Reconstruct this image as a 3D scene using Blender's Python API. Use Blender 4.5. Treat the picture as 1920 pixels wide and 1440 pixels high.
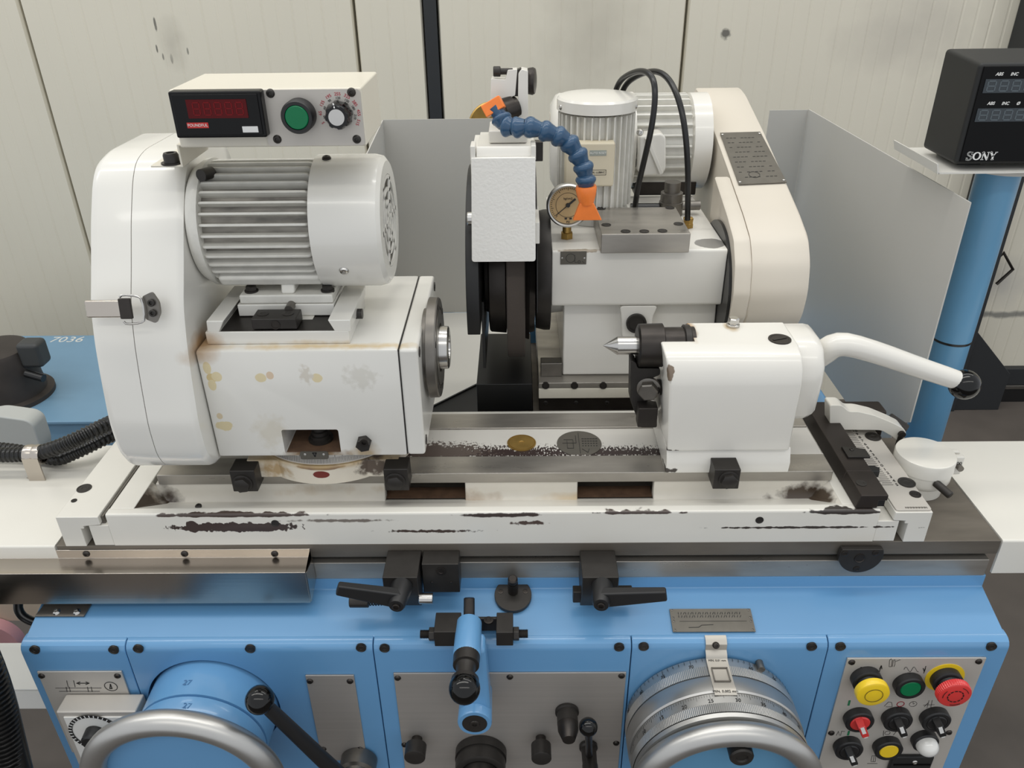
import bpy, bmesh, math, random
from mathutils import Vector, Matrix
random.seed(7)
for o in list(bpy.data.objects): bpy.data.objects.remove(o)
scene = bpy.context.scene
COL = scene.collection
pi = math.pi
# ------------------------------------------------------------------ camera
CAM = Vector((0.01089, -0.69243, 0.74120)); F = 1500.7
def cam_axes(p, r, y):
    p, r, y = map(math.radians, (p, r, y))
    fw = Vector((math.sin(y)*math.cos(p), math.cos(y)*math.cos(p), -math.sin(p)))
    rt = Vector((math.cos(y), -math.sin(y), 0)); up = rt.cross(fw)
    return math.cos(r)*rt+math.sin(r)*up, math.cos(r)*up-math.sin(r)*rt, fw
RT, UP, FW = cam_axes(29.4855, -0.7458, -0.6526)
cd = bpy.data.cameras.new('camera'); cd.sensor_fit = 'HORIZONTAL'; cd.sensor_width = 36.0
cd.lens = 36.0*F/1920; cd.clip_start = .02; cd.clip_end = 60
cam = bpy.data.objects.new('camera', cd); COL.objects.link(cam)
cam.matrix_world = Matrix(((RT.x, UP.x, -FW.x, CAM.x), (RT.y, UP.y, -FW.y, CAM.y), (RT.z, UP.z, -FW.z, CAM.z), (0, 0, 0, 1)))
scene.camera = cam
# surveying helpers: a sight line of the photograph met with a known plane of the machine
def sight(px, py): return (px-960)/F*RT-(py-720)/F*UP+FW
def ax(px, py, X): d = sight(px, py); return CAM+d*((X-CAM.x)/d.x)
def ay(px, py, Y): d = sight(px, py); return CAM+d*((Y-CAM.y)/d.y)
def az(px, py, Z): d = sight(px, py); return CAM+d*((Z-CAM.z)/d.z)
SL = 0.268                                   # the cover in front of the table slopes: Z = SL*Y
def asl(px, py, off=0.0):
    d = sight(px, py); t = (SL*CAM.y-CAM.z+off)/(d.z-SL*d.y); return CAM+d*t
# ------------------------------------------------------------------ light
w = bpy.data.worlds.new('hall_light'); scene.world = w; w.use_nodes = True
bg = w.node_tree.nodes['Background']; bg.inputs[0].default_value = (0.93, 0.96, 1.0, 1); bg.inputs[1].default_value = 0.82
def lamp(name, loc, sx, sy, power, color=(1, .97, .90), rot=(0, 0, 0)):
    l = bpy.data.lights.new(name, 'AREA'); l.shape = 'RECTANGLE'; l.size = sx; l.size_y = sy; l.energy = power; l.color = color
    o = bpy.data.objects.new(name, l); COL.objects.link(o); o.location = loc; o.rotation_euler = rot
    return o
lamp('ceiling_tube_above_offscreen', (-1.2, 0.15, 3.0), 5.5, .22, 40)
lamp('ceiling_tube_front_offscreen', (0.4, -2.4, 3.4), 6.0, .3, 34)
lamp('ceiling_tube_back_offscreen', (0.6, 1.45, 3.3), 6.0, .25, 30)
vs = scene.view_settings; vs.view_transform = 'Standard'; vs.look = 'None'; vs.gamma = 1; vs.use_curve_mapping = False
vs.exposure = 0.05
# ------------------------------------------------------------------ materials
def lin(r, g, b):
    f = lambda c: (c/255/12.92) if c/255 <= .04045 else ((c/255+.055)/1.055)**2.4
    return (f(r), f(g), f(b), 1)
MATS = {}
def mat(name, rgb, rough=.5, metal=0., var=0., vscale=30., vstretch=(1, 1, 1), bump=0., bscale=200., bstretch=(1, 1, 1), coat=0., patches=(), spec=.5, rvar=0.):
    m = bpy.data.materials.new(name); m.use_nodes = True; MATS[name] = m
    nt = m.node_tree; N = nt.nodes; Lk = nt.links; b = N['Principled BSDF']
    b.inputs['Roughness'].default_value = rough; b.inputs['Metallic'].default_value = metal
    b.inputs['Coat Weight'].default_value = coat; b.inputs['Coat Roughness'].default_value = .08
    b.inputs['Specular IOR Level'].default_value = spec
    base = lin(*rgb); b.inputs['Base Color'].default_value = base; m.diffuse_color = base
    geo = None; col = None
    def pos():
        nonlocal geo
        if geo is None: geo = N.new('ShaderNodeNewGeometry')
        return geo.outputs['Position']
    def noise(scale, stretch=(1, 1, 1), detail=4.):
        mp = N.new('ShaderNodeMapping'); mp.inputs['Scale'].default_value = stretch; Lk.new(pos(), mp.inputs[0])
        n = N.new('ShaderNodeTexNoise'); n.inputs['Scale'].default_value = scale; n.inputs['Detail'].default_value = detail
        Lk.new(mp.outputs[0], n.inputs['Vector']); return n.outputs['Fac']
    def mix(fac, a, bcol):
        mx = N.new('ShaderNodeMix'); mx.data_type = 'RGBA'
        Lk.new(fac, mx.inputs[0])
        if isinstance(a, tuple): mx.inputs[6].default_value = a
        else: Lk.new(a, mx.inputs[6])
        mx.inputs[7].default_value = bcol; return mx.outputs[2]
    def maprange(v, a, c, lo=0., hi=1.):
        r = N.new('ShaderNodeMapRange'); r.inputs[1].default_value = a; r.inputs[2].default_value = c
        r.inputs[3].default_value = lo; r.inputs[4].default_value = hi; Lk.new(v, r.inputs[0]); return r.outputs[0]
    if var:
        fac = maprange(noise(vscale, vstretch), .35, .75)
        col = mix(fac, base, (base[0]*(1-var), base[1]*(1-var), base[2]*(1-var), 1))
        if rvar:
            Lk.new(maprange(noise(vscale*1.7, vstretch), .3, .7, rough-rvar, rough+rvar), b.inputs['Roughness'])
    for p in patches:
        c, r, rgbp = p[0], p[1], p[2]; ns = p[3] if len(p) > 3 else 80.; amp = p[4] if len(p) > 4 else .8; soft = p[5] if len(p) > 5 else .06
        stretch = p[6] if len(p) > 6 else (1, 1, 1)
        s = N.new('ShaderNodeVectorMath'); s.operation = 'SUBTRACT'; s.inputs[1].default_value = c; Lk.new(pos(), s.inputs[0])
        dv = N.new('ShaderNodeVectorMath'); dv.operation = 'DIVIDE'; dv.inputs[1].default_value = r; Lk.new(s.outputs[0], dv.inputs[0])
        ln = N.new('ShaderNodeVectorMath'); ln.operation = 'LENGTH'; Lk.new(dv.outputs[0], ln.inputs[0])
        ma = N.new('ShaderNodeMath'); ma.operation = 'MULTIPLY_ADD'; ma.inputs[1].default_value = amp*2; Lk.new(noise(ns, stretch, 6.), ma.inputs[0])
        Lk.new(ln.outputs['Value'], ma.inputs[2])
        fac = maprange(ma.outputs[0], 1+amp-soft, 1+amp+soft, 1., 0.)
        col = mix(fac, col if col is not None else base, lin(*rgbp))
    if col is not None: Lk.new(col, b.inputs['Base Color'])
    if bump:
        bp = N.new('ShaderNodeBump'); bp.inputs['Strength'].default_value = bump; bp.inputs['Distance'].default_value = .001
        Lk.new(noise(bscale, bstretch), bp.inputs['Height']); Lk.new(bp.outputs[0], b.inputs['Normal'])
    return m
WHITE = (220, 217, 208)
white = mat('white_paint', WHITE, .28, var=.04, vscale=9, coat=.35, bump=.05, bscale=60)
mat('cream_paint', (222, 216, 200), .35, var=.04, vscale=9, coat=.2)
mat('leather_white_paint', (236, 234, 228), .38, coat=.2, bump=.55, bscale=260)
mat('belt_paint', (212, 204, 190), .4, var=.03, vscale=6)
mat('cast_white_paint', (218, 216, 208), .4, var=.12, vscale=60, coat=.15, bump=.25, bscale=180)
mat('grimy_white_paint', (160, 155, 146), .45, var=.8, vscale=55, vstretch=(.35, 1, 1.6), bump=.2, bscale=150)
mat('guard_grey', (190, 188, 182), .38, var=.03, vscale=4)
mat('guard_light', (212, 210, 203), .38, var=.03, vscale=4)
mat('blue_paint', (99, 151, 195), .3, var=.05, vscale=5, coat=.3, bump=.04, bscale=50)
mat('column_blue', (94, 148, 184), .35, var=.12, vscale=6, coat=.2)
mat('tank_blue', (112, 148, 174), .45, var=.08, vscale=8)
mat('steel_way', (172, 167, 159), .34, .7, var=.35, vscale=16, vstretch=(.5, 2, 2), bump=.05, bscale=300, bstretch=(.05, 1, 1), rvar=.08)
mat('steel_table', (120, 113, 103), .45, .45, var=.35, vscale=18, vstretch=(.5, 2, 2), rvar=.08)
mat('stainless', (196, 188, 178), .24, 1., var=.12, vscale=7, bump=.08, bscale=260, bstretch=(.02, 1, 1))
mat('brushed_plate', (176, 171, 165), .42, .5, var=.08, vscale=40, vstretch=(.06, 1, 6), bump=.06, bscale=400, bstretch=(.03, 1, 1))
mat('brushed_plate_plain', (182, 177, 168), .45, .7)
mat('aluminium', (188, 187, 184), .36, .9, var=.06, vscale=30)
mat('panel_aluminium', (196, 191, 183), .5, .4, var=.04, vscale=30)
mat('bright_steel', (196, 194, 190), .22, 1.)
mat('dull_steel', (128, 124, 118), .4, .9, var=.2, vscale=60)
mat('dark_steel', (66, 62, 59), .38, .8, var=.25, vscale=50)
mat('black_oxide', (52, 49, 46), .42, .4, var=.2, vscale=70)
mat('bar_oxide', (56, 50, 46), .45, .55, var=.2, vscale=40)
mat('black_paint', (18, 18, 18), .45)
mat('black_rubber', (20, 20, 20), .28)
mat('black_gloss', (7, 7, 7), .12, spec=.4)
mat('black_plastic', (26, 26, 27), .45)
mat('meter_black', (9, 9, 10), .3, spec=.25)
mat('display_black', (9, 9, 10), .3, spec=.15)
mat('display_case', (33, 34, 34), .5, spec=.35)
mat('red_window', (84, 5, 10), .3, spec=.2)
mat('red_segment', (112, 10, 17), .3, spec=.2)
mat('lcd_window', (44, 52, 58), .2)
mat('lcd_segment', (78, 88, 94), .3)
mat('red_label', (190, 40, 36), .4)
mat('white_print', (225, 225, 222), .5)
mat('black_print', (30, 29, 28), .6)
mat('red_print', (176, 40, 60), .6)
mat('green_print', (20, 110, 70), .6)
mat('faint_print', (96, 92, 86), .5, .4)
mat('blue_print', (70, 116, 160), .5)
mat('green_cap', (0, 112, 68), .3, spec=.35)
mat('yellow_cap', (236, 200, 34), .3, coat=.3)
mat('red_cap', (210, 54, 52), .32, coat=.3)
mat('white_cap', (228, 227, 222), .15, coat=.6)
mat('orange_plastic', (247, 132, 56), .35, var=.08, vscale=90)
mat('hose_blue', (40, 76, 108), .28, coat=.2)
mat('brass', (184, 150, 84), .35, .7, var=.25, vscale=60)
mat('gauge_paper', (188, 158, 112), .55, var=.1, vscale=60)
mat('beige_plastic', (206, 196, 172), .5)
mat('label_grey', (150, 156, 148), .5)
mat('wheel_abrasive', (74, 66, 60), .8, bump=.5, bscale=900)
mat('nameplate_grey', (112, 108, 100), .45, .6, var=.15, vscale=60)
mat('data_plate_grey', (104, 100, 92), .5, .5, var=.12, vscale=70)
mat('pink_abrasive', (216, 160, 164), .85, bump=.3, bscale=700)
mat('pump_iron', (62, 56, 52), .6, .2, var=.3, vscale=20)
mat('pump_box', (58, 60, 60), .55)
mat('grey_plastic', (176, 178, 174), .5)
mat('red_plastic', (206, 50, 60), .4)
mat('concrete', (88, 81, 75), .75, var=.3, vscale=5, bump=.1, bscale=60)
_wm = lambda px, py_, rx, rz, c, ns=40., am=1., so=.3: (tuple(ay(px, py_, 2.10)), (rx, .05, rz), c, ns, am, so)
mat('wall_panel', (219, 213, 196), .5, var=.04, vscale=2.5, patches=[_wm(291, 46, .004, .02, (120, 116, 106), 60., .4, .2), _wm(294, 91, .003, .012, (120, 116, 106), 60., .4, .2), _wm(306, 106, .003, .010, (130, 126, 116), 60., .4, .2), _wm(322, 110, .004, .016, (120, 116, 106), 60., .4, .2), _wm(352, 96, .003, .010, (140, 136, 124), 60., .4, .2), _wm(322, 85, .03, .05, (198, 192, 176), 14., 1.1, .8), _wm(1105, 55, .10, .16, (200, 194, 178), 9., 1.2, .9), _wm(1360, 64, .014, .014, (110, 106, 98), 60., .8, .3), _wm(1700, 60, .14, .08, (198, 192, 178), 9., 1.2, .9), _wm(1885, 590, .10, .012, (140, 138, 130), 20., 1., .4), _wm(1885, 530, .06, .06, (196, 192, 182), 12., 1.1, .9)])
mat('frame_black', (38, 40, 42), .55)
mat('cream_board', (206, 188, 166), .7)
mat('shelf_white', (222, 220, 213), .4)
mat('wood', (150, 96, 62), .6)
mat('rust_brown', (104, 78, 58), .8, var=.4, vscale=80)
mat('red_primer', (112, 42, 36), .7)
mat('amber_lacquer', (196, 172, 106), .35, coat=.3)
mat('chip_grey', (122, 119, 114), .6)
# ------------------------------------------------------------------ mesh building
def frame(d):
    d = Vector(d).normalized(); a = Vector((0, 0, 1)) if abs(d.z) < .9 else Vector((1, 0, 0))
    u = a.cross(d).normalized(); return u, d.cross(u), d
class MB:
    def __init__(s): s.v = []; s.f = []
    def add(s, vs, fs, M=None):
        n = len(s.v); s.v += [(M @ Vector(v)) if M else Vector(v) for v in vs]; s.f += [tuple(i+n for i in f) for f in fs]; return s
    def hexa(s, p):                                   # 4 bottom points, 4 top points, both the same way round
        return s.add(p, [(3, 2, 1, 0), (4, 5, 6, 7), (0, 1, 5, 4), (1, 2, 6, 5), (2, 3, 7, 6), (3, 0, 4, 7)])
    def box(s, x0, x1, y0, y1, z0, z1, M=None):
        p = [(x0, y0, z0), (x1, y0, z0), (x1, y1, z0), (x0, y1, z0), (x0, y0, z1), (x1, y0, z1), (x1, y1, z1), (x0, y1, z1)]
        return s.add(p, [(3, 2, 1, 0), (4, 5, 6, 7), (0, 1, 5, 4), (1, 2, 6, 5), (2, 3, 7, 6), (3, 0, 4, 7)], M)
    def prism(s, axis, pts, a, b, M=None):
        mk = {'x': lambda p, t: (t, p[0], p[1]), 'y': lambda p, t: (p[0], t, p[1]), 'z': lambda p, t: (p[0], p[1], t)}[axis]
        n = len(pts); vs = [mk(p, a) for p in pts]+[mk(p, b) for p in pts]
        fs = [tuple(range(n)), tuple(range(2*n-1, n-1, -1))]+[(i, (i+1) % n, n+(i+1) % n, n+i) for i in range(n)]
        return s.add(vs, fs, M)
    def loft(s, A, B):                                # two outlines with the same number of points
        n = len(A)
        return s.add(list(A)+list(B), [tuple(range(n)), tuple(range(2*n-1, n-1, -1))]+[(i, (i+1) % n, n+(i+1) % n, n+i) for i in range(n)])
    def lathe(s, o, d, prof, seg=32, closed=False, arc=None):
        u, v, d = frame(d); o = Vector(o); vs = []; fs = []; k = len(prof)
        full = arc is None; cnt = seg if full else seg+1
        for i in range(cnt):
            t = 2*pi*i/seg if full else arc[0]+(arc[1]-arc[0])*i/seg
            c = u*math.cos(t)+v*math.sin(t)
            vs += [o+d*h+c*r for h, r in prof]
        for i in range(seg if full else seg):
            j = (i+1) % cnt
            for q in range(k if closed else k-1):
                fs.append((i*k+q, j*k+q, j*k+(q+1) % k, i*k+(q+1) % k))
        if full and not closed:
            if prof[0][1] > 1e-6: fs.append(tuple(i*k for i in range(seg)))
            if prof[-1][1] > 1e-6: fs.append(tuple(i*k+k-1 for i in range(seg)))
        return s.add(vs, fs)
    def cyl(s, p0, p1, r, seg=24, r2=None, ch=0.):
        p0 = Vector(p0); p1 = Vector(p1); h = (p1-p0).length; r2 = r if r2 is None else r2
        prof = [(0, r), (h, r2)] if not ch else [(0, r-ch), (ch, r), (h-ch, r2), (h, r2-ch)]
        return s.lathe(p0, p1-p0, prof, seg)
    def sphere(s, c, r, seg=24, axis=(0, 0, 1), squash=1.):
        n = seg//2; return s.lathe(c, axis, [(-r*squash*math.cos(pi*i/n), max(r*math.sin(pi*i/n), 1e-7)) for i in range(n+1)], seg)
    def torus(s, c, axis, R, r, seg=48, rs=12, ry=None):
        ry = ry or r; return s.lathe(c, axis, [(ry*math.sin(2*pi*i/rs), R+r*math.cos(2*pi*i/rs)) for i in range(rs)], seg, closed=True)
    def tube(s, pts, r, seg=12, smooth=0, radii=None):
        pts = [Vector(p) for p in pts]
        for _ in range(smooth):
            q = [pts[0]]; 
            for a, b in zip(pts[:-1], pts[1:]): q += [a*.75+b*.25, a*.25+b*.75]
            pts = q+[pts[-1]]
        n = len(pts); vs = []; fs = []; up = None
        for i, p in enumerate(pts):
            t = (pts[min(i+1, n-1)]-pts[max(i-1, 0)]).normalized()
            if up is None: up = frame(t)[0]
            up = (up-t*up.dot(t)).normalized(); v = t.cross(up)
            rr = r if radii is None else radii[i] if len(radii) == n else radii[0]+(radii[-1]-radii[0])*i/(n-1)
            vs += [p+(up*math.cos(2*pi*j/seg)+v*math.sin(2*pi*j/seg))*rr for j in range(seg)]
        for i in range(n-1):
            for j in range(seg): fs.append((i*seg+j, i*seg+(j+1) % seg, (i+1)*seg+(j+1) % seg, (i+1)*seg+j))
        fs += [tuple(range(seg)), tuple((n-1)*seg+j for j in range(seg))]
        return s.add(vs, fs)
    def stroke(s, pts, wd, nrm=(0, -1, 0), th=.0003):     # printed line: a thin flat ribbon on a face
        n = Vector(nrm).normalized(); pts = [Vector(p) for p in pts]
        for a, b in zip(pts[:-1], pts[1:]):
            t = (b-a)
            if t.length < 1e-7: continue
            sd = t.normalized().cross(n)*wd/2; t2 = t.normalized()*wd*.3; a2 = a-t2; b2 = b+t2
            s.hexa([a2-sd, b2-sd, b2+sd, a2+sd, a2-sd+n*th, b2-sd+n*th, b2+sd+n*th, a2+sd+n*th])
        return s
    def ringline(s, c, r, wd, nrm=(0, -1, 0), seg=28, a0=0, a1=2*pi):
        u, v, n = frame(nrm); return s.stroke([Vector(c)+(u*math.cos(a0+(a1-a0)*i/seg)+v*math.sin(a0+(a1-a0)*i/seg))*r for i in range(seg+1)], wd, nrm)
    def text(s, body, o, xd, yd, size, th=.0003, bold=0., align='CENTER', shear=0.):
        cu = bpy.data.curves.new('t', 'FONT'); cu.body = body; cu.size = size; cu.align_x = align; cu.align_y = 'CENTER'; cu.extrude = th/2; cu.offset = bold; cu.shear = shear
        cu.resolution_u = 3
        ob = bpy.data.objects.new('t', cu); me = bpy.data.meshes.new_from_object(ob)
        xd = Vector(xd).normalized(); zd = xd.cross(Vector(yd)).normalized(); yd = zd.cross(xd)
        o = Vector(o)+zd*th/2
        M = Matrix(((xd.x, yd.x, zd.x, o.x), (xd.y, yd.y, zd.y, o.y), (xd.z, yd.z, zd.z, o.z), (0, 0, 0, 1)))
        s.add([v.co for v in me.vertices], [tuple(p.vertices) for p in me.polygons], M)
        bpy.data.objects.remove(ob); bpy.data.curves.remove(cu); bpy.data.meshes.remove(me); return s
    def build(s, name, material, parent=None, bevel=0., seg=2, angle=35, fix=True, hard=True):
        cs = s.v; lo = Vector((min(v.x for v in cs), min(v.y for v in cs), min(v.z for v in cs))); hi = Vector((max(v.x for v in cs), max(v.y for v in cs), max(v.z for v in cs)))
        org = (lo+hi)/2
        if parent is None: org.z = lo.z
        me = bpy.data.meshes.new(name); me.from_pydata([v-org for v in cs], [], s.f)
        if fix:
            bm = bmesh.new(); bm.from_mesh(me); bmesh.ops.recalc_face_normals(bm, faces=bm.faces); bm.to_mesh(me); bm.free()
        me.polygons.foreach_set('use_smooth', [True]*len(me.polygons)); me.set_sharp_from_angle(angle=math.radians(angle))
        me.materials.append(MATS[material]); me.update()
        o = bpy.data.objects.new(name, me); COL.objects.link(o)
        if parent is not None: o.parent = parent; o.location = org-wpos(parent)
        else: o.location = org
        if bevel:
            md = o.modifiers.new('edges', 'BEVEL'); md.width = bevel; md.segments = seg; md.limit_method = 'ANGLE'; md.angle_limit = math.radians(32); md.harden_normals = hard
        return o
def wpos(o):
    p = Vector(o.location)
    while o.parent: o = o.parent; p = p+o.location
    return p
def tag(o, label=None, cat=None, group=None, kind=None):
    for k, v in (('label', label), ('category', cat), ('group', group), ('kind', kind)):
        if v: o[k] = v
    return o
def thing(name, label, cat, loc, group=None):
    o = bpy.data.objects.new(name, None); COL.objects.link(o); o.location = loc; o.empty_display_size = .03; return tag(o, label, cat, group)
def dup(o, parent, delta, name=None):
    c = o.copy(); COL.objects.link(c); c.parent = parent
    c.location = Vector(o.location)+Vector(delta) if parent is o.parent else Vector(delta); return c
def cut(o, cutters):                                   # carve pockets out of a part, for good
    tmp = []
    for mb in cutters:
        c = mb.build('cutter', 'black_paint'); tmp.append(c)
        md = o.modifiers.new('pocket', 'BOOLEAN'); md.object = c; md.operation = 'DIFFERENCE'; md.solver = 'EXACT'
    bpy.context.view_layer.update(); dg = bpy.context.evaluated_depsgraph_get()
    me = bpy.data.meshes.new_from_object(o.evaluated_get(dg)); o.modifiers.clear(); old = o.data; o.data = me
    bpy.data.meshes.remove(old)
    me.polygons.foreach_set('use_smooth', [True]*len(me.polygons)); me.set_sharp_from_angle(angle=math.radians(30))
    for c in tmp: bpy.data.objects.remove(c)
    return o
# the front panels stand SH proud of the cover's seam: lay them out on Y = 0, then set them forward
SH = .0115; _before = set()
def forward_begin():
    global _before
    _before = set(bpy.data.objects); CAM.y += SH
def forward_end():
    CAM.y -= SH
    for o in bpy.data.objects:
        if o not in _before and (o.parent is None or o.parent in _before): o.location.y -= SH
# small repeated hardware, one mesh each, placed as parts
def hexpts(r, rot=0.): return [(r*math.cos(pi/3*i+rot), r*math.sin(pi/3*i+rot)) for i in range(6)]
def socket_screw(c, d, r, h, parent, material='black_oxide', name='socket_screw', up=None):
    """round cap screw with a hexagon socket, standing h proud of the face at c"""
    mb = MB(); u, v, d = frame(d); c = Vector(c)
    mb.lathe(c, d, [(-.001, r), (h*.8, r), (h, r*.86), (h, r*.52), (h-min(.6*h, .004), r*.46), (h-min(.6*h, .004), 0)], 20)
    return mb.build(name, material, parent)
def sunk_screw(c, d, r, parent, material='black_oxide'):
    mb = MB(); mb.lathe(c, d, [(-.002, r), (.0008, r), (.0008, r*.86), (.0003, r*.80), (.0003, r*.66), (.0006, r*.62), (.0006, r*.36), (.0002, r*.32), (.0002, 0)], 20)
    return mb.build('sunk_screw', material, parent)
def dome_screw(c, d, r, parent, material='dark_steel', name='screw'):
    mb = MB(); mb.lathe(c, d, [(-.001, r), (.0005, r), (r*.45, r*.75), (r*.55, r*.4), (r*.3, r*.32), (r*.3, 0)], 16)
    return mb.build(name, material, parent)
def hex_bolt(c, d, r, h, parent, material='black_oxide', washer=True, name='hex_bolt'):
    mb = MB(); u, v, d = frame(d); c = Vector(c)
    if washer: mb.lathe(c, d, [(-.001, r*1.3), (h*.25, r*1.3), (h*.28, r*1.22)], 24)
    p = [u*x+v*y for x, y in hexpts(r*1.08, .2)]
    q = [u*x+v*y for x, y in hexpts(r*.98, .2)]
    mb.loft([c+k for k in p], [c+d*h*.9+k for k in p]); mb.loft([c+d*h*.9+k for k in p], [c+d*h+k*.86 for k in p])
    return mb.build(name, material, parent)
def rounded(pts, r, n=4):
    """round the corners of a 2-D outline; r may be one number or one for each corner"""
    out = []; k = len(pts)
    for i in range(k):
        p = Vector(pts[i]); a = Vector(pts[i-1])-p; b = Vector(pts[(i+1) % k])-p; rr = r[i] if isinstance(r, (list, tuple)) else r
        if rr <= 0: out.append(tuple(p)); continue
        t = min(rr, a.length*.49, b.length*.49); p0 = p+a.normalized()*t; p1 = p+b.normalized()*t
        for j in range(n+1):
            f = j/n; out.append(tuple(p0*(1-f)**2+p*2*f*(1-f)+p1*f*f))
    return out
# ================================================================== the hall
WY = 2.10; FZ = -.92
tag(MB().box(-5, 5, -3.0, WY+.3, FZ-.1, FZ).build('floor', 'concrete'), kind='structure')
wall = bpy.data.objects.new('wall_back', None); COL.objects.link(wall); wall.location = (0, WY, FZ); tag(wall, kind='structure')
def wall_x(px, py=0): return ay(px, py, WY).x
seams = [-5.0, -4.1, -3.2, wall_x(33), wall_x(661), wall_x(792)]
def wall_panel(x0, x1, z0=FZ, z1=2.6):
    n = max(2, int(round((x1-x0)/.098))); stp = (x1-x0-.008)/n; a = x0+.004; prof = []
    prof.append((x0+.004, WY+.012))
    for i in range(n):
        q = a+i*stp
        prof += [(q+.005, WY), (q+stp*.5-.005, WY), (q+stp*.5-.002, WY+.0008), (q+stp*.5+.002, WY+.0008), (q+stp*.5+.005, WY), (q+stp-.005, WY)]
        prof.append((q+stp, WY+.0018 if i < n-1 else WY+.010))
    prof += [(x1-.004, WY+.06), (x0+.004, WY+.06)]
    return MB().prism('z', prof, z0, z1).build('wall_panel', 'wall_panel', wall, angle=12)
for a, b in zip(seams[:-1], seams[1:]): wall_panel(a, b)
xg = wall_x(818); x2 = wall_x(1290); x3 = wall_x(1916)
wall_panel(xg, x2); wall_panel(x2, x3+.02)
x4 = x3+.10
for i in range(3): wall_panel(x4+i*1.0, x4+(i+1)*1.0)
MB().box(-4, 4, WY+.0605, WY+.12, FZ, 2.6).build('wall_core', 'wall_panel', wall)
MB().box(wall_x(793), wall_x(817), WY+.0, WY+.05, FZ, 2.6).build('joint_strip', 'frame_black', wall)
# black steel post with its gusseted foot, and the kick rail along the wall
post = thing('steel_post', 'black steel frame post against the wall with a sloping foot gusset', 'post', (x3+.1, WY-.05, FZ))
xp = ay(1828, 332, WY-.02).x; MB().box(xp, xp+.125, WY-.10, WY-.002, FZ, 2.6).build('shaft', 'frame_black', post, .003)
g0 = ay(1822, 612, WY-.05); g1 = ay(1884, 692, WY-.05)
MB().prism('y', [(xp+.12, g0.z+.10), (g0.x, g0.z), (g1.x, g1.z), (g1.x, FZ), (xp+.12, FZ)], WY-.09, WY-.004).build('gusset', 'frame_black', post, .002)
rail = thing('kick_rail', 'black kick board with a grey metal strip along the foot of the wall', 'kick board', (2.2, WY-.02, FZ))
k0 = ay(1900, 692, WY-.03); k1 = ay(1900, 722, WY-.03); k2 = ay(1900, 727, WY-.03)
MB().box(g1.x+.002, 4.4, WY-.03, WY-.001, k1.z, k0.z).build('upper_board', 'frame_black', rail, .002)
MB().box(g1.x+.002, 4.4, WY-.036, WY-.001, k2.z-.004, k1.z).build('metal_strip', 'dull_steel', rail, .002)
MB().box(g1.x+.002, 4.4, WY-.03, WY-.001, FZ, k2.z-.004).build('lower_board', 'black_paint', rail, .002)
hk = [ay(1848, 533, WY-.03), ay(1862, 500, WY-.05), ay(1882, 474, WY-.05), ay(1899, 505, WY-.05), ay(1868, 533, WY-.05)]
hb = MB().tube([hk[0]+Vector((0, .03, 0))]+hk, .006, 8); tag(hb.build('wall_hook', 'dark_steel'), 'bent grey rod hook on the wall beside the blue post', 'hook')
# ================================================================== machine bed
bed = thing('machine_bed', 'light blue cast bed of the grinding machine with screwed front panels', 'machine bed', (0, .4, FZ))
MB().box(-.585, .585, .012, 1.0, FZ, -.02).build('bed_casting', 'blue_paint', bed, .01)
MB().prism('x', [(.0005, -.001), (.063, .0165), (.063, .0345), (.294, .0345), (.294, -.021), (.0005, -.021)], -.594, .592).build('top_cover', 'blue_paint', bed, .0015)
forward_begin()
xs = [-.5965, az(238, 1196, 0).x, az(700, 1196, 0).x, az(1184, 1196, 0).x, az(1553, 1196, 0).x, .5945]
def front_panel(x0, x1, z0, z1):
    if z1 > -.01:
        prof = [(0, z0), (0, z1-.013), (.0008, z1-.008), (.003, z1-.004), (.007, z1-.0012), (.012, z1), (.02, z1), (.02, z0)]
    else: prof = [(0, z0), (0, z1), (.02, z1), (.02, z0)]
    return MB().prism('x', prof, x0+.0006, x1-.0006).build('front_panel', 'blue_paint', bed, .0008, angle=25, hard=False)
zs4 = ay(1530, 1381, 0).z
panels = []
for i in range(5):
    z0 = zs4 if i == 3 else -.75
    panels.append(front_panel(xs[i], xs[i+1], z0+(.0008 if i == 3 else 0), -.0008))
front_panel(xs[3], xs[4], -.75, zs4-.0008)
for px, py_, k in ((65, 1219, 0), (213, 1219, 0), (259, 1217, 1), (469, 1217, 1), (677, 1215, 1), (721, 1216, 2), (1161, 1214, 2), (1207, 1213, 3), (1522, 1213, 3), (1576, 1213, 4), (1859, 1213, 4)):
    sunk_screw(ay(px, py_, 0), (0, -1, 0), .0062, panels[k])
# instruction plate upper left, riveted plates
def plate_y(name, label, cat, x0, x1, z0, z1, screws, material, y=0, parent=None, th=.0025, sm='dark_steel', sr=.0042):
    t = thing(name, label, cat, ((x0+x1)/2, y, z0)) if parent is None else parent
    p = MB().box(x0, x1, y-th, y-.0001, z0, z1).build('plate', material, t, .0006)
    for q in screws: dome_screw((q[0], y-th, q[1]), (0, -1, 0), sr, t, sm)
    return t
a = ay(71, 1257, 0); b = ay(229, 1257, 0); c = ay(105, 1322, 0)
s1 = ay(80, 1264, 0); s2 = ay(222, 1264, 0)
ip = plate_y('speed_dial_plate', 'aluminium plate with table traverse symbols above the speed dial', 'plate', a.x, b.x, c.z-.09, a.z, [(s1.x, s1.z), (s2.x, s2.z)], 'panel_aluminium')
sy = MB(); Y_ = -.0026
P = lambda px, py_: ay(px, py_, Y_)
sy.stroke([P(104, 1290), P(190, 1290)], .0005).stroke([P(111, 1296), P(187, 1296)], .0005)
for x in (124, 130, 164, 171): sy.stroke([P(x, 1288), P(x+2, 1297)], .0006)
sy.stroke([P(125, 1276), P(128, 1288)], .0006).stroke([P(138, 1276), P(141, 1288)], .0006)
sy.stroke([P(144, 1281), P(167, 1281)], .0011)
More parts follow.
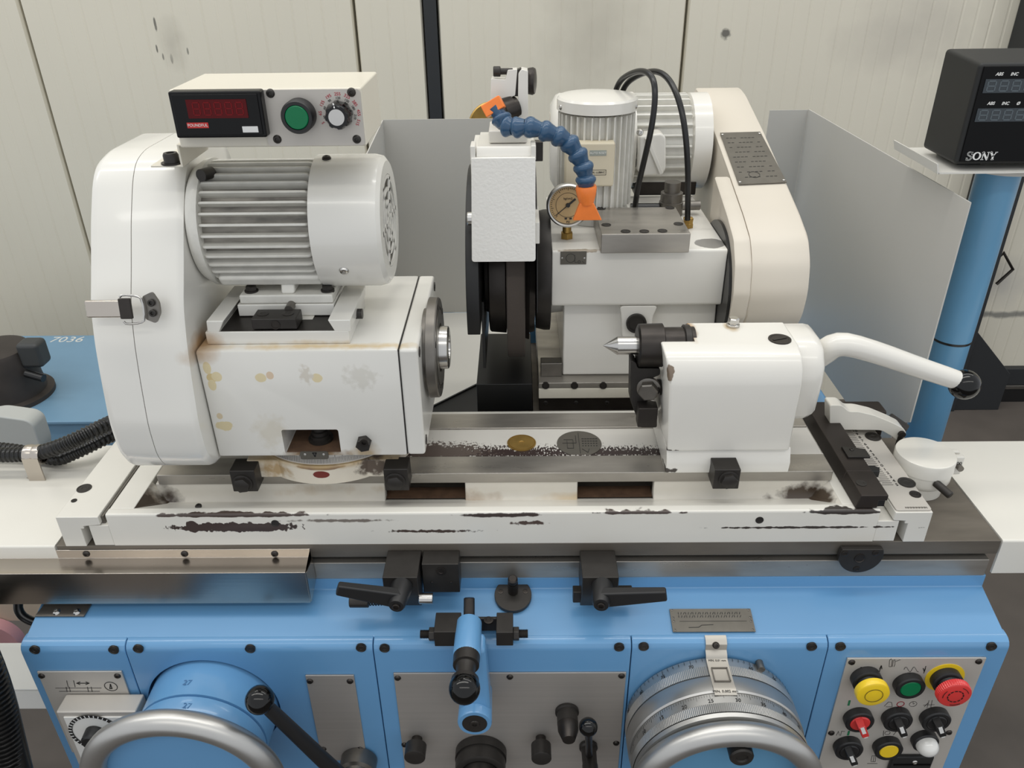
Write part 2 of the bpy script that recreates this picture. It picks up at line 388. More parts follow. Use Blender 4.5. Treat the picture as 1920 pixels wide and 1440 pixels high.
for x, dx in ((144, 6), (167, -6)): sy.stroke([P(x+dx, 1278.5), P(x, 1281), P(x+dx, 1283.5)], .001)
sy.ringline(P(208, 1287), .0078, .0008); sy.stroke([P(207, 1283), P(210, 1291), P(206, 1291), P(207, 1283)], .0012)
sy.build('printed_symbols', 'black_print', ip)
# speed dial box under it
dz1 = ay(170, 1335, -.03).z; dx0 = ay(105, 1338, -.03).x; dx1 = ay(252, 1330, -.03).x
db = thing('speed_dial', 'square speed dial box with black graduated ring and dark knob', 'dial', ((dx0+dx1)/2, -.016, dz1-.12))
MB().box(dx0, dx1, -.030, -.003, dz1-.12, dz1).build('housing', 'panel_aluminium', db, .002)
MB().box(dx0+.008, dx1-.006, -.0315, -.029, dz1-.11, dz1-.008).build('face', 'white_cap', db, .0006)
dc = ay(180, 1374, -.032)
MB().lathe(dc, (0, -1, 0), [(0, .033), (.0006, .033), (.0006, .0285), (0, .0285)], 48, closed=True).build('scale_ring', 'black_print', db)
mb = MB()
for i in range(36):
    t = 2*pi*i/36; mb.stroke([dc+Vector((math.cos(t)*.0292, -.0007, math.sin(t)*.0292)), dc+Vector((math.cos(t)*.0322, -.0007, math.sin(t)*.0322))], .0012)
mb.build('scale_marks', 'white_print', db)
MB().lathe(dc, (0, -1, 0), [(0, .013), (.014, .012), (.016, .010), (.016, 0)], 28).build('knob', 'black_plastic', db)
# plate with four screws between the hand wheel and the centre plate
a = ay(573, 1264, 0); b = ay(664, 1264, 0); c = ay(640, 1412, 0)
sc = [ay(582, 1274, 0), ay(657, 1274, 0), ay(607, 1401, 0), ay(676, 1401, 0)]
x0 = a.x; x1 = b.x
plate_y('blank_plate', 'narrow blank brushed steel plate between the left hand wheel and the centre plate', 'plate', x0, x1, c.z-.012, a.z, [(q.x, q.z) for q in sc], 'brushed_plate')
a = ay(738, 1260, 0); b = ay(1174, 1257, 0)
sc = [ay(746, 1268, 0), ay(956, 1266, 0), ay(1165, 1264, 0), ay(1155, 1390, 0), ay(759, 1393, 0)]
plate_y('centre_plate', 'wide brushed steel plate around the knobs and the blue reversing lever', 'plate', a.x, b.x, -.36, a.z, [(q.x, q.z) for q in sc], 'brushed_plate')
forward_end()
# name plate on the sloping cover
a = asl(1253, 1143); b = asl(1406, 1143); c = asl(1418, 1189); d = asl(1264, 1190)
nrm = Vector((0, -SL, 1)).normalized()
npl = thing('name_plate', 'worn engraved metal name plate riveted to the sloping blue cover', 'name plate', ((a.x+c.x)/2, (a.y+c.y)/2, (a.z+c.z)/2))
xL = (a.x+d.x)/2; xR = (b.x+c.x)/2; yT = (a.y+b.y)/2; yB = max((c.y+d.y)/2, .003)
q = lambda x, y, h=0: Vector((x, y, SL*y+.0006))+nrm*h
MB().hexa([q(xL, yB), q(xR, yB), q(xR, yT), q(xL, yT), q(xL, yB, .0012), q(xR, yB, .0012), q(xR, yT, .0012), q(xL, yT, .0012)]).build('plate', 'nameplate_grey', npl)
for fx in (.03, .97):
    for fy in (.06, .40, .55, .93): dome_screw(q(xL+(xR-xL)*fx, yB+(yT-yB)*(1-fy), .0012), nrm, .0014, npl, 'dull_steel', 'rivet')
mb = MB()
for r_, n_ in ((.80, 26), (.66, 24)):
    for i in range(n_):
        x = xL+(xR-xL)*(.1+.78*i/n_); y = yB+(yT-yB)*r_
        mb.stroke([q(x, y-.0012, .0013), q(x+.0008*(i % 3), y+.0012, .0013)], .0007, nrm, .0002)
mb.stroke([q(xL+.01, yB+(yT-yB)*.45, .0013), q(xR-.008, yB+(yT-yB)*.45, .0013)], .0004, nrm, .0002)
mb.stroke([q(xL+.02, yB+(yT-yB)*.18, .0013), q(xL+.032, yB+(yT-yB)*.19, .0013), q(xL+.036, yB+(yT-yB)*.28, .0013), q(xL+.05, yB+(yT-yB)*.3, .0013)], .0007, nrm, .0002)
mb.build('engraving', 'black_print', npl)
# ================================================================== sliding table
T = .091
tb = thing('sliding_table', 'long ground steel sliding table with a T-slot along its front edge', 'machine table', (.02, .17, .0345))
MB().box(-.56, .5935, .062, .29, .0705, T).build('table_top', 'steel_table', tb, .0008)
MB().box(-.56, .5935, .086, .29, .0605, .0705).build('slot_web', 'steel_table', tb)
MB().box(-.56, .588, .062, .29, .0352, .0610).build('lower_rail', 'steel_way', tb, .0008)
# white chip trays each end
yb = az(1860, 828, T).y
tr = thing('chip_tray', 'white sheet metal tray beyond the right end of the sliding table', 'tray', (.8, .17, .04))
zb = ay(1872, 1074, .062).z
MB().prism('x', rounded([(.0615, zb), (.0615, T+.0005), (yb, T+.0005), (yb, T-.003), (.065, T-.003), (.065, zb)], [0, .003, 0, 0, 0, 0]), .5955, 1.15).build('tray_sheet', 'white_paint', tr)
tl = thing('chip_tray', 'white sheet metal tray under the corrugated conduits at the left table end', 'tray', (-.8, .17, .06))
ybl = az(150, 836, T).y
MB().prism('x', rounded([(.0605, .066), (.0605, T+.0005), (ybl, T+.0005), (ybl, T-.003), (.064, T-.003), (.064, .066)], [0, .003, 0, 0, 0, 0]), -1.3, -.5615).build('tray_sheet', 'white_paint', tl)
# ================================================================== swivel table
S = .139; WZ = .155
chips = [((-.330, .062, .1185), (.072, .01, .0070), (62, 50, 47), 120., .85, .04), ((-.385, .062, .1195), (.008, .01, .009), (62, 50, 47), 90., .7, .05),
         ((-.33, .062, .137), (.10, .006, .003), (70, 58, 52), 60., .9, .08), ((-.015, .062, .135), (.055, .006, .0035), (66, 56, 52), 60., 1., .1),
         ((.02, .062, .123), (.02, .01, .003), (80, 66, 60), 140., 1.3, .2), ((.40, .062, .1365), (.05, .01, .0035), (54, 48, 44), 60., .8, .06),
         ((.36, .062, .1135), (.11, .01, .0016), (60, 54, 50), 110., 1.3, .1), ((-.10, .062, .111), (.05, .01, .002), (74, 62, 56), 150., 1.6, .2),
         ((.15, .062, .137), (.05, .01, .002), (70, 58, 52), 80., 1., .1), ((-.2, .062, .128), (.05, .01, .002), (120, 112, 104), 100., 1.4, .3)]
mat('swivel_paint', WHITE, .32, var=.05, vscale=9, coat=.25, bump=.06, bscale=60, patches=chips)
stain = [((-.25, .09, .13), (.25, .02, .008), (168, 140, 100), 30., 1.2, .6), ((.38, .1, .115), (.05, .03, .02), (70, 58, 46), 45., 1.0, .2), ((-.46, .09, .12), (.05, .04, .03), (64, 54, 44), 40., 1.0, .3), ((.1, .1, .118), (.05, .03, .006), (196, 172, 132), 40., .8, .5), ((-.08, .1, .118), (.05, .03, .008), (150, 120, 84), 40., .8, .5)]
mat('trough_paint', (218, 213, 202), .35, var=.08, vscale=30, coat=.2, patches=stain)
mat('channel_paint', (206, 203, 196), .4, var=.06, vscale=12, patches=[((-.015, .166, .152), (.12, .014, .05), (52, 40, 38), 420., 2.2, .15, (1, .45, 1)), ((.13, .166, .152), (.11, .012, .05), (52, 40, 38), 420., 2.2, .15, (1, .45, 1)), ((-.10, .17, .152), (.06, .02, .05), (84, 72, 66), 260., 1.4, .15)])
sw = thing('swivel_table', 'chipped white swivel table with two ground ways and a drain trough', 'machine table', (-.02, .17, T))
tx0 = az(252, 952, S).x; tx1 = az(1580, 948, S).x
sx0 = -.4870; sx1 = ay(1651, 959, .062).x
MB().prism('x', rounded([(.062, T+.0004), (.062, S), (.0735, S), (.112, .1165), (.124, .1125), (.124, T+.0004)], [.0, .003, .002, .008, .004, 0]), sx0, sx1).build('front_rail', 'swivel_paint', sw, angle=25)
MB().box(tx0, tx1, .126, .29, T+.0004, .1125).build('trough_floor', 'steel_table', sw)
for xa, xb in ((-.5115, sx0-.0002), (sx1+.0002, .4635)): MB().box(xa, xb, .062, .29, T+.0004, .1225).build('end_tongue', 'swivel_paint', sw, .001)
for n_, (xa, xb) in enumerate(((sx0, tx0), (tx1, sx1))):
    MB().prism('x', [(.0736, T+.0004), (.0736, S-.0001), (.29, S-.0001), (.29, T+.0004)], xa, xb).build('end_block', 'swivel_paint', sw, .0015)
    xe = tx0 if n_ == 0 else tx1; dx = .022 if n_ == 0 else -.022
    MB().add([(xe, .0736, S-.0005), (xe, .128, S-.0005), (xe+dx, .128, .1127), (xe+dx, .108, .118), (xe, .0736, .118), (xe, .128, .1127)], [(0, 1, 2, 3), (0, 3, 4), (1, 5, 2), (0, 4, 5, 1), (2, 5, 4, 3)]).build('trough_end', 'trough_paint', sw)
wx0 = az(292, 893, WZ).x; wx1 = az(1565, 887, WZ).x
for y0, y1, nm in ((.119, .1565, 'front_way'), (.2235, .261, 'rear_way')):
    MB().box(wx0, wx1, y0, y1, .1405, WZ).build(nm, 'steel_way', sw, .0008)
MB().box(wx0, wx1, .1567, .2233, .135, .1525).build('channel', 'channel_paint', sw)
MB().box(wx0, wx1, .1567, .1585, .150, .1548).build('channel_lip', 'channel_paint', sw)
zw0 = .1122; zw1 = .1404
sl = [wx0-.006, ay(722, 920, .1205).x, ay(872, 920, .1205).x, ay(1083, 920, .1205).x, ay(1225, 920, .1205).x, wx1+.004]
for k in (0, 2, 4):
    MB().prism('x', rounded([(.1135, zw0), (.1215, zw0+.010), (.1215, zw1), (.132, zw1), (.132, zw0)], [.0, .006, 0, 0, 0]), sl[k], sl[k+1]).build('trough_wall', 'trough_paint', sw, .002)
for k in (1, 3):
    MB().box(sl[k], sl[k+1], .1245, .145, .1126, .1145).build('slot_sill', 'rust_brown', sw)
MB().box(wx0, wx1, .2, .29, .1127, .1403).build('rear_web', 'white_paint', sw)
p_ = az(978, 831, .1525)
g = MB().lathe(p_, (0, 0, 1), [(0, .0190), (.0012, .0190), (.0012, .0176), (.0006, .0176), (.0006, .0168), (.0014, .0166), (.0014, .004), (.0006, .0036), (.0006, 0)], 40).build('oil_cap', 'brass', sw)
p_ = az(1086, 832, .1525)
MB().lathe(p_, (0, 0, 1), [(0, .0295), (.0010, .0293), (.0010, 0)], 44).build('round_data_plate', 'data_plate_grey', sw)
mb = MB(); q = lambda x, y: p_+Vector((x, y, .0011))
for i in range(6):
    for j in range(4): mb.stroke([q(.004+i*.0036, .010-j*.0055), q(.0062+i*.0036-.0004*j, .010-j*.0055)], .0012, (0, 0, 1))
mb.stroke([q(-.022, 0), q(-.004, 0), q(-.004, .018)], .0006, (0, 0, 1)).stroke([q(-.020, .008), q(-.008, .008), q(-.008, -.012), q(-.016, -.012), q(-.016, .006)], .0006, (0, 0, 1)).stroke([q(0, .024), q(0, -.024)], .0005, (0, 0, 1)).stroke([q(.003, -.014), q(.010, -.022), q(.012, -.014)], .0006, (0, 0, 1))
mb.build('engraving', 'black_print', sw)
for px, py_ in ((516, 981), (1424, 975)):
    MB().lathe(ay(px, py_, .062), (0, -1, 0), [(-.001, .0050), (.0008, .0048), (.0008, .0040), (.0003, .0036), (.0003, 0)], 20).build('threaded_hole', 'black_oxide', sw)
dome_screw(az(372, 949, .137), (0, -.2, 1), .004, sw, 'black_oxide')
# end brackets that clamp the swivel table
ZB = .1365
bx0 = -.547; bx1 = az(172, 985, ZB).x; bl = thing('table_end_clamp', 'plain white table clamp bracket beside the corrugated conduits', 'bracket', (-.53, .15, T))
yr = az(205, 835, ZB).y
MB().prism('y', [(bx0, T+.0003), (bx0, ZB), (bx1, ZB), (bx1, ZB-.012), (bx0+.030, ZB-.014), (bx0+.030, ZB-.018), (bx0+.026, ZB-.018), (bx0+.026, T+.0003)], .0605, yr+.08).build('clamp_body', 'swivel_paint', bl, .001)
MB().box(bx1+.0004, bx1+.0035, .066, .24, .1227, ZB-.003).build('gib_strip', 'dull_steel', bl)
sunk_screw(az(158, 916, ZB), (0, 0, 1), .009, bl); sunk_screw(az(139, 939, ZB), (0, 0, 1), .0035, bl)
cx0 = az(1666, 960, .136).x; cx1 = .4995
br = thing('graduated_end_clamp', 'white table clamp bracket with a graduated grey angle scale plate', 'bracket', (.47, .15, T))
MB().prism('y', [(cx1, T+.0003), (cx1, ZB), (.4552, ZB), (.4552, ZB-.012), (cx1-.030, ZB-.013), (cx1-.030, ZB-.017), (cx1-.026, ZB-.017), (cx1-.026, T+.0003)], .0605, .26).build('clamp_body', 'swivel_paint', br, .001)
px0 = az(1662, 958, ZB).x; pl = MB().prism('z', rounded([(.4562, .0625), (cx1-.0008, .0625), (cx1-.0008, .255), (.4562, .255)], .004), ZB+.0001, ZB+.0022).build('scale_plate', 'panel_aluminium', br, .0004)
zt = ZB+.0023
for px, py_, r_ in ((1637, 819, .0105), (1700, 905, .0105), (1716, 927, .0068)):
    sunk_screw(az(px, py_, zt), (0, 0, 1), r_, br, 'dark_steel' if r_ < .008 else 'black_oxide')
mb = MB(); tm = MB()
A = az(1680, 909, zt); B = az(1601, 808, zt)                 # run of the numerals 5 .. 0 .. 10
n = 15
for i in range(2*n+1):
    f = i/(2*n); p = A.lerp(B, f); L_ = .0165 if i % 2 == 0 else .0115
    mb.stroke([p+Vector((-.0035, 0, 0)), p+Vector((-.0035-L_, 0, 0))], .0005, (0, 0, 1))
    if i % 2 == 0: tm.text(str(abs(5-i//2)), p+Vector((.0012, 0, 0)), (1, 0, 0), (0, 1, 0), .0072)
mb.build('scale_lines', 'black_print', br); tm.build('numerals', 'black_print', br)
tm = MB(); p = az(1718, 952, zt); tm.text('MMMMMMMM', p, (1, 0, 0), (0, 1, 0), .0042); tm.build('engraved_letters', 'faint_print', br)
# black taper setting bar
bz = S+.0002
e0 = az(1608, 955, bz); topz = ay(1620, 930, e0.y).z
bar = thing('taper_setting_bar', 'long black taper setting bar lying beside the graduated scale plate', 'bar', (.43, .17, bz))
topz = bz+.019
f0 = az(1617, 932, topz); f1 = az(1667, 929, topz); r0 = az(1534, 753, topz); r1 = az(1548, 753, topz)
xa = f0.x; xb = f1.x
mb = MB().prism('y', [(xa-.004, bz), (xa, topz), (xb, topz), (xb, topz-.008), (xb-.010, topz-.008), (xb-.010, bz)], f1.y, .115)
mb.prism('y', [(xa-.004, bz), (xa, topz), (xb-.0006, topz), (xb-.0006, topz-.008), (xb-.010, topz-.008), (xb-.010, bz)], .1148, r1.y)
mb.build('bar', 'bar_oxide', bar, .0012)
MB().box(xb-.0095, xb-.0005, f1.y+.004, .112, bz, topz-.009).build('slot_insert', 'black_paint', bar)
socket_screw(az(1615, 906, topz), (0, 0, 1), .0062, .0008, bar)
p = az(1601, 850, topz)
MB().hexa([p+Vector(v) for v in ((-.012, -.012, 0), (.016, -.012, 0), (.016, .006, 0), (-.012, .012, 0), (-.012, -.012, .003), (.016, -.012, .003), (.016, .006, .003), (-.012, .012, .003))]).build('pointer_plate', 'black_oxide', bar, .0005)
dome_screw(p+Vector((-.002, .004, .003)), (0, 0, 1), .0028, bar, 'dark_steel')
p = az(1640, 876, topz)
MB().prism('z', [(p.x-.012, p.y-.006), (p.x+.004, p.y-.007), (p.x+.007, p.y+.001), (p.x+.002, p.y+.006), (p.x-.012, p.y+.006)], topz-.010, topz-.0015).build('index_finger', 'black_paint', bar, .0006)
# round white indicator pot on the tray corner
pc = az(1733, 905, T); hc = az(1737, 850, T+.055)
hc.x = az(1735, 905, T).x-.002
ip_ = thing('indicator_pot', 'round white capped pot with a split clamp standing on the table end', 'pot', (hc.x, hc.y, T))
hc = az(1735, 853, T+.052); R_ = (ay(1788, 853, hc.y).x-ay(1681, 853, hc.y).x)/2
o_ = Vector((hc.x, hc.y, T+.0003))
MB().lathe(o_, (0, 0, 1), [(0, R_*.80), (.015, R_*.82), (.019, R_*.92), (.024, R_*.97), (.036, R_*.97)], 48).build('pot_body', 'white_paint', ip_)
MB().lathe(o_+Vector((0, 0, .0365)), (0, 0, 1), [(0, R_), (.0170, R_), (.0190, R_*.98), (.0197, R_*.94), (.0200, 0)], 48).build('cap', 'white_paint', ip_)
MB().box(o_.x+R_*.9, o_.x+R_*1.28, o_.y-.009, o_.y-.001, o_.z+.026, o_.z+.054).box(o_.x+R_*.9, o_.x+R_*1.28, o_.y+.003, o_.y+.011, o_.z+.026, o_.z+.054).build('clamp_ears', 'white_paint', ip_, .002)
MB().cyl((o_.x+R_*1.12, o_.y-.016, o_.z+.040), (o_.x+R_*1.12, o_.y+.014, o_.z+.040), .004, 16).build('clamp_screw', 'dull_steel', ip_)
q0 = o_+Vector((R_*.05, -R_*.93, .033)); MB().cyl(q0, q0+Vector((.012, -.020, -.006)), .0052, 20, ch=.001).build('thumb_screw', 'black_oxide', ip_)
tm = MB(); tm.text('00', (o_.x+R_*1.12, o_.y-.0091, o_.z+.044), (1, 0, 0), (0, 0, 1), .007); tm.build('mark', 'black_print', ip_)
# curved white arm that reaches to it
arm = thing('rocker_arm', 'curved white cast arm bridging from the table rear to the round pot', 'arm', (.47, .24, S))
ya = .225
out = [(1556, 760), (1578, 760), (1592, 772), (1610, 772), (1640, 779), (1672, 792), (1694, 803), (1700, 812), (1695, 824), (1684, 828), (1672, 818), (1652, 807), (1580, 806), (1556, 800)]
pts = [(ay(x, y, ya).x, ay(x, y, ya).z) for x, y in out]
MB().prism('y', rounded(pts, .004, 3), ya, ya+.022).build('arm_casting', 'white_paint', arm, .003, 3)
q0 = ay(1692, 816, ya-.004); MB().cyl(q0, q0+Vector((0, .006, 0)), .0048, 18).cyl(q0+Vector((0, .003, -.002)), q0+Vector((-.001, .003, -.018)), .0035, 14).build('stylus', 'dark_steel', arm)
blk = thing('dark_pivot_block', 'dark steel pivot block with knurled knob behind the curved white arm', 'pivot block', (.5, .27, T))
q0 = ay(1588, 768, .262); q1 = ay(1653, 800, .262)
MB().box(q0.x, q1.x, .256, .286, T+.0003, q0.z).build('block', 'bar_oxide', blk, .003)
q0 = ay(1664, 784, .268); MB().cyl(q0, q0+Vector((.022, -.014, -.012)), .009, 24, ch=.001).build('knurled_knob', 'black_oxide', blk)
# ================================================================== stainless gutter
gx1 = ay(575, 1090, .03).x
z_t = ay(300, 1075, .03).z; z_b = ay(300, 1132, .03).z; zf0 = ay(300, 1046, .0605).z; zf1 = ay(300, 1031, .0605).z
gt = thing('coolant_gutter', 'bright stainless steel gutter screwed along the left front of the table', 'gutter', (-.6, .045, z_b))
prof = [(.0618, zf1), (.0606, zf1), (.0606, zf0), (.030, z_t), (.030, z_b), (.0315, z_b), (.0315, z_t-.0008), (.0618, zf0-.001)]
MB().prism('x', prof, -1.3, gx1).build('sheet', 'stainless', gt, .0006)
MB().prism('x', [(.0606, zf0-.001), (.0306, z_t-.0006), (.0306, z_b+.002), (.040, z_b+.004), (.0606, .036)], gx1-.001, gx1+.0015).build('end_cap', 'stainless', gt)
for px in (162, 346, 515): dome_screw(ay(px, 1038.5, .0606), (0, -1, 0), .0045, gt)
hp = thing('gutter_bracket', 'small grey steel angle bracket with two screws under the gutter', 'bracket', (-.55, .03, .008))
a = asl(66, 1157); b = asl(158, 1157); c = asl(172, 1134); d = asl(86, 1132)
nr = Vector((0, -SL, 1)).normalized()
up_ = [Vector((p.x, p.y, SL*p.y+.0002)) for p in (a, b, c, d)]
MB().hexa(up_+[p+nr*.0018 for p in up_]).build('plate', 'dull_steel', hp)
for px, py_ in ((106, 1147.5), (144, 1147.5)): dome_screw(asl(px, py_, .0018), nr, .0048, hp, 'bright_steel')
# ================================================================== trip dogs and stops on the table front
def trip_dog(name, label, xl, xr, cxs, lever_to, extra):
    x0 = ay(xl, 1034, .060).x; x1 = ay(xr, 1032, .060).x; zt = ay((xl+xr)/2, 1033, .060).z
    yf = az((xl+xr)/2, 1083, zt).y; zb = ay((xl+xr)/2, 1140, yf+.012).z
    t = thing(name, label, 'trip dog', ((x0+x1)/2, .03, zb))
    MB().prism('x', [(.0612, zt), (yf, zt), (yf, zt-.028), (yf+.016, zb), (.0612, .040)], x0, x1).build('dog_body', 'black_oxide', t, .001)
    hz = Vector(((x0+x1)/2+.002, yf, zt-.012)); tip = ay(cxs[0], cxs[1], yf-.034)
    d = (tip-hz)
    MB().lathe(hz, d, [(0, .0125), (.004, .0128), (d.length*.55, .0115), (d.length*.9, .0100), (d.length, .0085)], 24).build('lever_hub', 'black_plastic', t)
    socket_screw(hz+d, d, .0045, .0025, t, 'dark_steel')
    e = ay(lever_to[0], lever_to[1], yf-.03); s0 = hz+d*.62
    ax_ = (e-s0).normalized(); sd = Vector((0, 0, 1)).cross(ax_).normalized(); u_ = ax_.cross(sd)
    A = [s0+sd*i*.0062+u_*j*.0110 for i, j in ((-1, -1), (1, -1), (1, 1), (-1, 1))]; B = [e+sd*i*.0048+u_*j*.0072 for i, j in ((-1, -1), (1, -1), (1, 1), (-1, 1))]
    MB().loft(A, B).build('clamp_lever', 'black_plastic', t, .002, 2)
    return t, x0, x1, zt, yf, zb
t, x0, x1, zt, yf, zb = trip_dog('trip_dog', 'black trip dog with knurled spring plunger and clamp lever near the gutter', 727, 790, (743, 1137), (632, 1103), True)
yp = yf+.004
k0 = ay(656, 1127, yp); k1 = ay(692, 1127, yp); k2 = ay(722, 1126, yp)
MB().cyl(k0, k1, .0078, 28, ch=.0008).build('plunger_knob', 'black_oxide', t)
mb = MB(); n = 90; turns = 6
mb.tube([k1.lerp(k2, i/n)+Vector((0, math.cos(2*pi*turns*i/n), math.sin(2*pi*turns*i/n)))*.0052 for i in range(n+1)], .0008, 6); mb.build('spring', 'dark_steel', t)
MB().cyl(k1, ay(735, 1126, yp), .003, 14).build('plunger_rod', 'dark_steel', t)
k3 = ay(786, 1122, yp); k4 = ay(812, 1122, yp); MB().cyl(k3, k4, .0066, 24, ch=.0006).build('plunger_pin', 'bright_steel', t)
t2, *_ = trip_dog('trip_dog', 'black trip dog with clamp lever above the worn name plate', 1087, 1153, (1127, 1135), (1250, 1114), False)
x0 = ay(1074, 1118, .03).x; MB().box(x0, ay(1185, 1118, .03).x, .026, .038, ay(1100, 1126, .03).z, ay(1100, 1106, .03).z).build('cross_bar', 'black_oxide', t2, .001)
x0 = ay(794, 1034, .06).x; x1 = ay(862, 1032, .06).x; zt = ay(828, 1033, .06).z; yf = az(828, 1058, zt).y; zb = ay(828, 1111, yf).z
sb = thing('stop_block', 'square black stop block bolted to the table front beside the trip dog', 'stop block', ((x0+x1)/2, .05, zb))
MB().box(x0, x1, yf, .0612, zb, zt).build('block', 'black_oxide', sb, .001)
socket_screw(ay(827, 1071, yf), (0, -1, 0), .0062, .0006, sb, 'dark_steel')
for px in (810, 846): dome_screw(ay(px, 1092, yf), (0, -1, 0), .0016, sb, 'dark_steel')
# dark flange at the right end of the table front
c = ay(1611, 1035, .0605); R_ = ay(1652, 1035, .0605).x-c.x
fl = thing('table_flange', 'dark half round flange with a bore bolted to the table front', 'flange', (c.x, .055, c.z-R_))
zt = ay(1610, 1023, .0605).z; pts = []
t0 = math.asin((zt-c.z)/R_)
for i in range(33):
    t = pi-t0+(pi+2*t0)*i/32; pts.append((c.x+R_*math.cos(t), c.z+R_*math.sin(t)))
MB().prism('y', pts, .053, .0605).build('flange', 'black_oxide', fl, .0008)
MB().lathe(ay(1612, 1047, .053), (0, -1, 0), [(-.001, .0068), (.0008, .0066), (.0008, .0058), (.0002, .0052), (.0002, 0)], 24).build('bore', 'dark_steel', fl)
for px, py_ in ((1584, 1038), (1642, 1037), (1606, 1067)): socket_screw(ay(px, py_, .053), (0, -1, 0), .0042, .0008, fl, 'dark_steel')
# pin on a flanged foot on the sloping cover
c = asl(962, 1119); nr = Vector((0, -SL, 1)).normalized(); uu = Vector((0, 1, SL)).normalized()
pf = thing('flanged_pin', 'black upright pin on a flat sided round flange on the blue slope', 'pin', c)
R_ = .0232; pts = []; t0 = math.radians(40)
for i in range(37):
    t = pi-t0+(pi+2*t0)*i/36; pts.append((R_*math.cos(t), R_*math.sin(t)))
base = [c+Vector((x, 0, 0))+uu*y for x, y in pts]
MB().loft(base, [p+nr*.006 for p in base]).build('flange', 'black_oxide', pf, .0006)
MB().lathe(c+nr*.006+uu*.004, nr, [(0, .0064), (.020, .0064), (.020, .0050), (.022, .0050), (.0225, .0062), (.0285, .0060), (.030, .0045)], 24).build('pin', 'dark_steel', pf)
for sx in (-1, 1): socket_screw(c+nr*.006+Vector((sx*.0155, 0, 0))+uu*.004, nr, .0034, .0006, pf, 'dark_steel')
# ================================================================== stop bracket for the reversing lever
zt = .031
st = thing('lever_stop', 'black stop bracket with two adjusting screws either side of the blue lever', 'stop bracket', (-.05, .01, .005))
def blockpx(xl, xr, yt, ym, yb_, parent):
    zt_ = ay((xl+xr)/2, ym, -.022).z
    x0 = ay(xl, ym, -.022).x; x1 = ay(xr, ym, -.022).x; yk = az((xl+xr)/2, yt, zt_).y
    z0 = ay((xl+xr)/2, yb_, -.022).z
    return MB().prism('x', [(-.022, z0), (-.022, zt_), (yk, zt_), (yk, SL*yk+.0002), (.0, .0005), (-.0118, .0005), (-.0118, z0)], x0, x1).build('stop_cheek', 'black_oxide', parent, .0008), x0, x1, zt_, yk, z0
b1 = blockpx(813, 862, 1148, 1185, 1212, st); b2 = blockpx(930, 962, 1148, 1186, 1211, st)
yk = b1[4]
zbar = b1[3]-.006
MB().prism('x', [(.004, .004), (.004, zbar), (yk-.001, zbar), (yk-.001, SL*yk+.0004)], b1[1]+.005, b2[2]-.005).build('cross_bar', 'black_oxide', st, .0008)
for px, py_ in ((858, 1163), (916, 1163)): socket_screw(az(px, py_, zbar), (0, 0, 1), .0058, .0008, st, 'dark_steel')
for s_, xe in ((-1, b1[1]), (1, b2[2])):
    c = Vector((xe, -.012, ay(800, 1189, -.012).z)); hx = [Vector((0, y, z)) for y, z in hexpts(.0085)]
    MB().loft([c+p for p in hx], [c+p+Vector((s_*.007, 0, 0)) for p in hx]).build('lock_nut', 'black_oxide', st, .0008)
    pr = [(.007+i*.0008, .0052 if i % 2 else .0046) for i in range(14)]
    MB().lathe(c, (s_, 0, 0), [(0, .005)]+pr, 18).build('adjusting_screw', 'dark_steel', st)
forward_begin()
# ================================================================== reversing lever
pv = ay(890, 1357, -.052)
rv = thing('reversing_lever', 'light blue reversing lever with a black ball knob over the centre plate', 'lever', (pv.x, 0, pv.z))
MB().lathe((pv.x, -.003, pv.z), (0, -1, 0), [(0, .0195), (.047, .0205), (.049, .0195), (.049, .0150), (.0485, .0150)], 36).build('boss', 'blue_paint', rv)
MB().lathe((pv.x, -.0505, pv.z), (0, -1, 0), [(0, .0149), (.002, .0148), (.002, .006), (.0035, .0055), (.0035, .003), (.0015, .0028), (.0015, 0)], 30).build('pivot_cap', 'black_oxide', rv)
tp = ay(880, 1165, .012); bt = ay(868, 1232, -.045); bt.x = tp.x
A = [Vector((pv.x-.0195, -.042, pv.z+.002)), Vector((pv.x+.0195, -.042, pv.z+.002)), Vector((pv.x+.0195, -.012, pv.z+.002)), Vector((pv.x-.0195, -.012, pv.z+.002))]
m_ = (tp+bt)/2+Vector((.006, 0, 0))
B = [m_+Vector(v) for v in ((-.013, -.012, -.006), (.014, -.012, -.006), (.014, .012, .0), (-.013, .012, .0))]
MB().loft(A, B).build('arm', 'blue_paint', rv, .006, 3)
d = (tp-bt); dn = d.normalized()
MB().lathe(bt, d, [(0, .0150), (.002, .0158), (d.length-.004, .0152), (d.length, .012), (d.length+.0005, .006)], 28).build('sleeve', 'blue_paint', rv)
pt = ay(874, 1118, .03); pt.x = tp.x; MB().lathe(tp-dn*.004, pt-tp, [(0, .0068), ((pt-tp).length, .0066), ((pt-tp).length+.001, .0055)], 20).build('detent_pin', 'dark_steel', rv)
bl_ = ay(864, 1291, -.088); bl_.x = tp.x; q = bt-(bt-bl_).normalized()*.0
d2 = (bl_-bt); L2 = d2.length
MB().lathe(bt, d2, [(-.002, .0152), (.001, .0152), (.012, .0148), (.0125, .0118), (.018, .0108), (L2-.0125, .0108), (L2-.0120, .0152), (L2-.004, .0160)], 32).build('knurled_collar', 'black_oxide', rv)
MB().sphere(bl_, .0172, 32).build('ball_knob', 'black_gloss', rv)
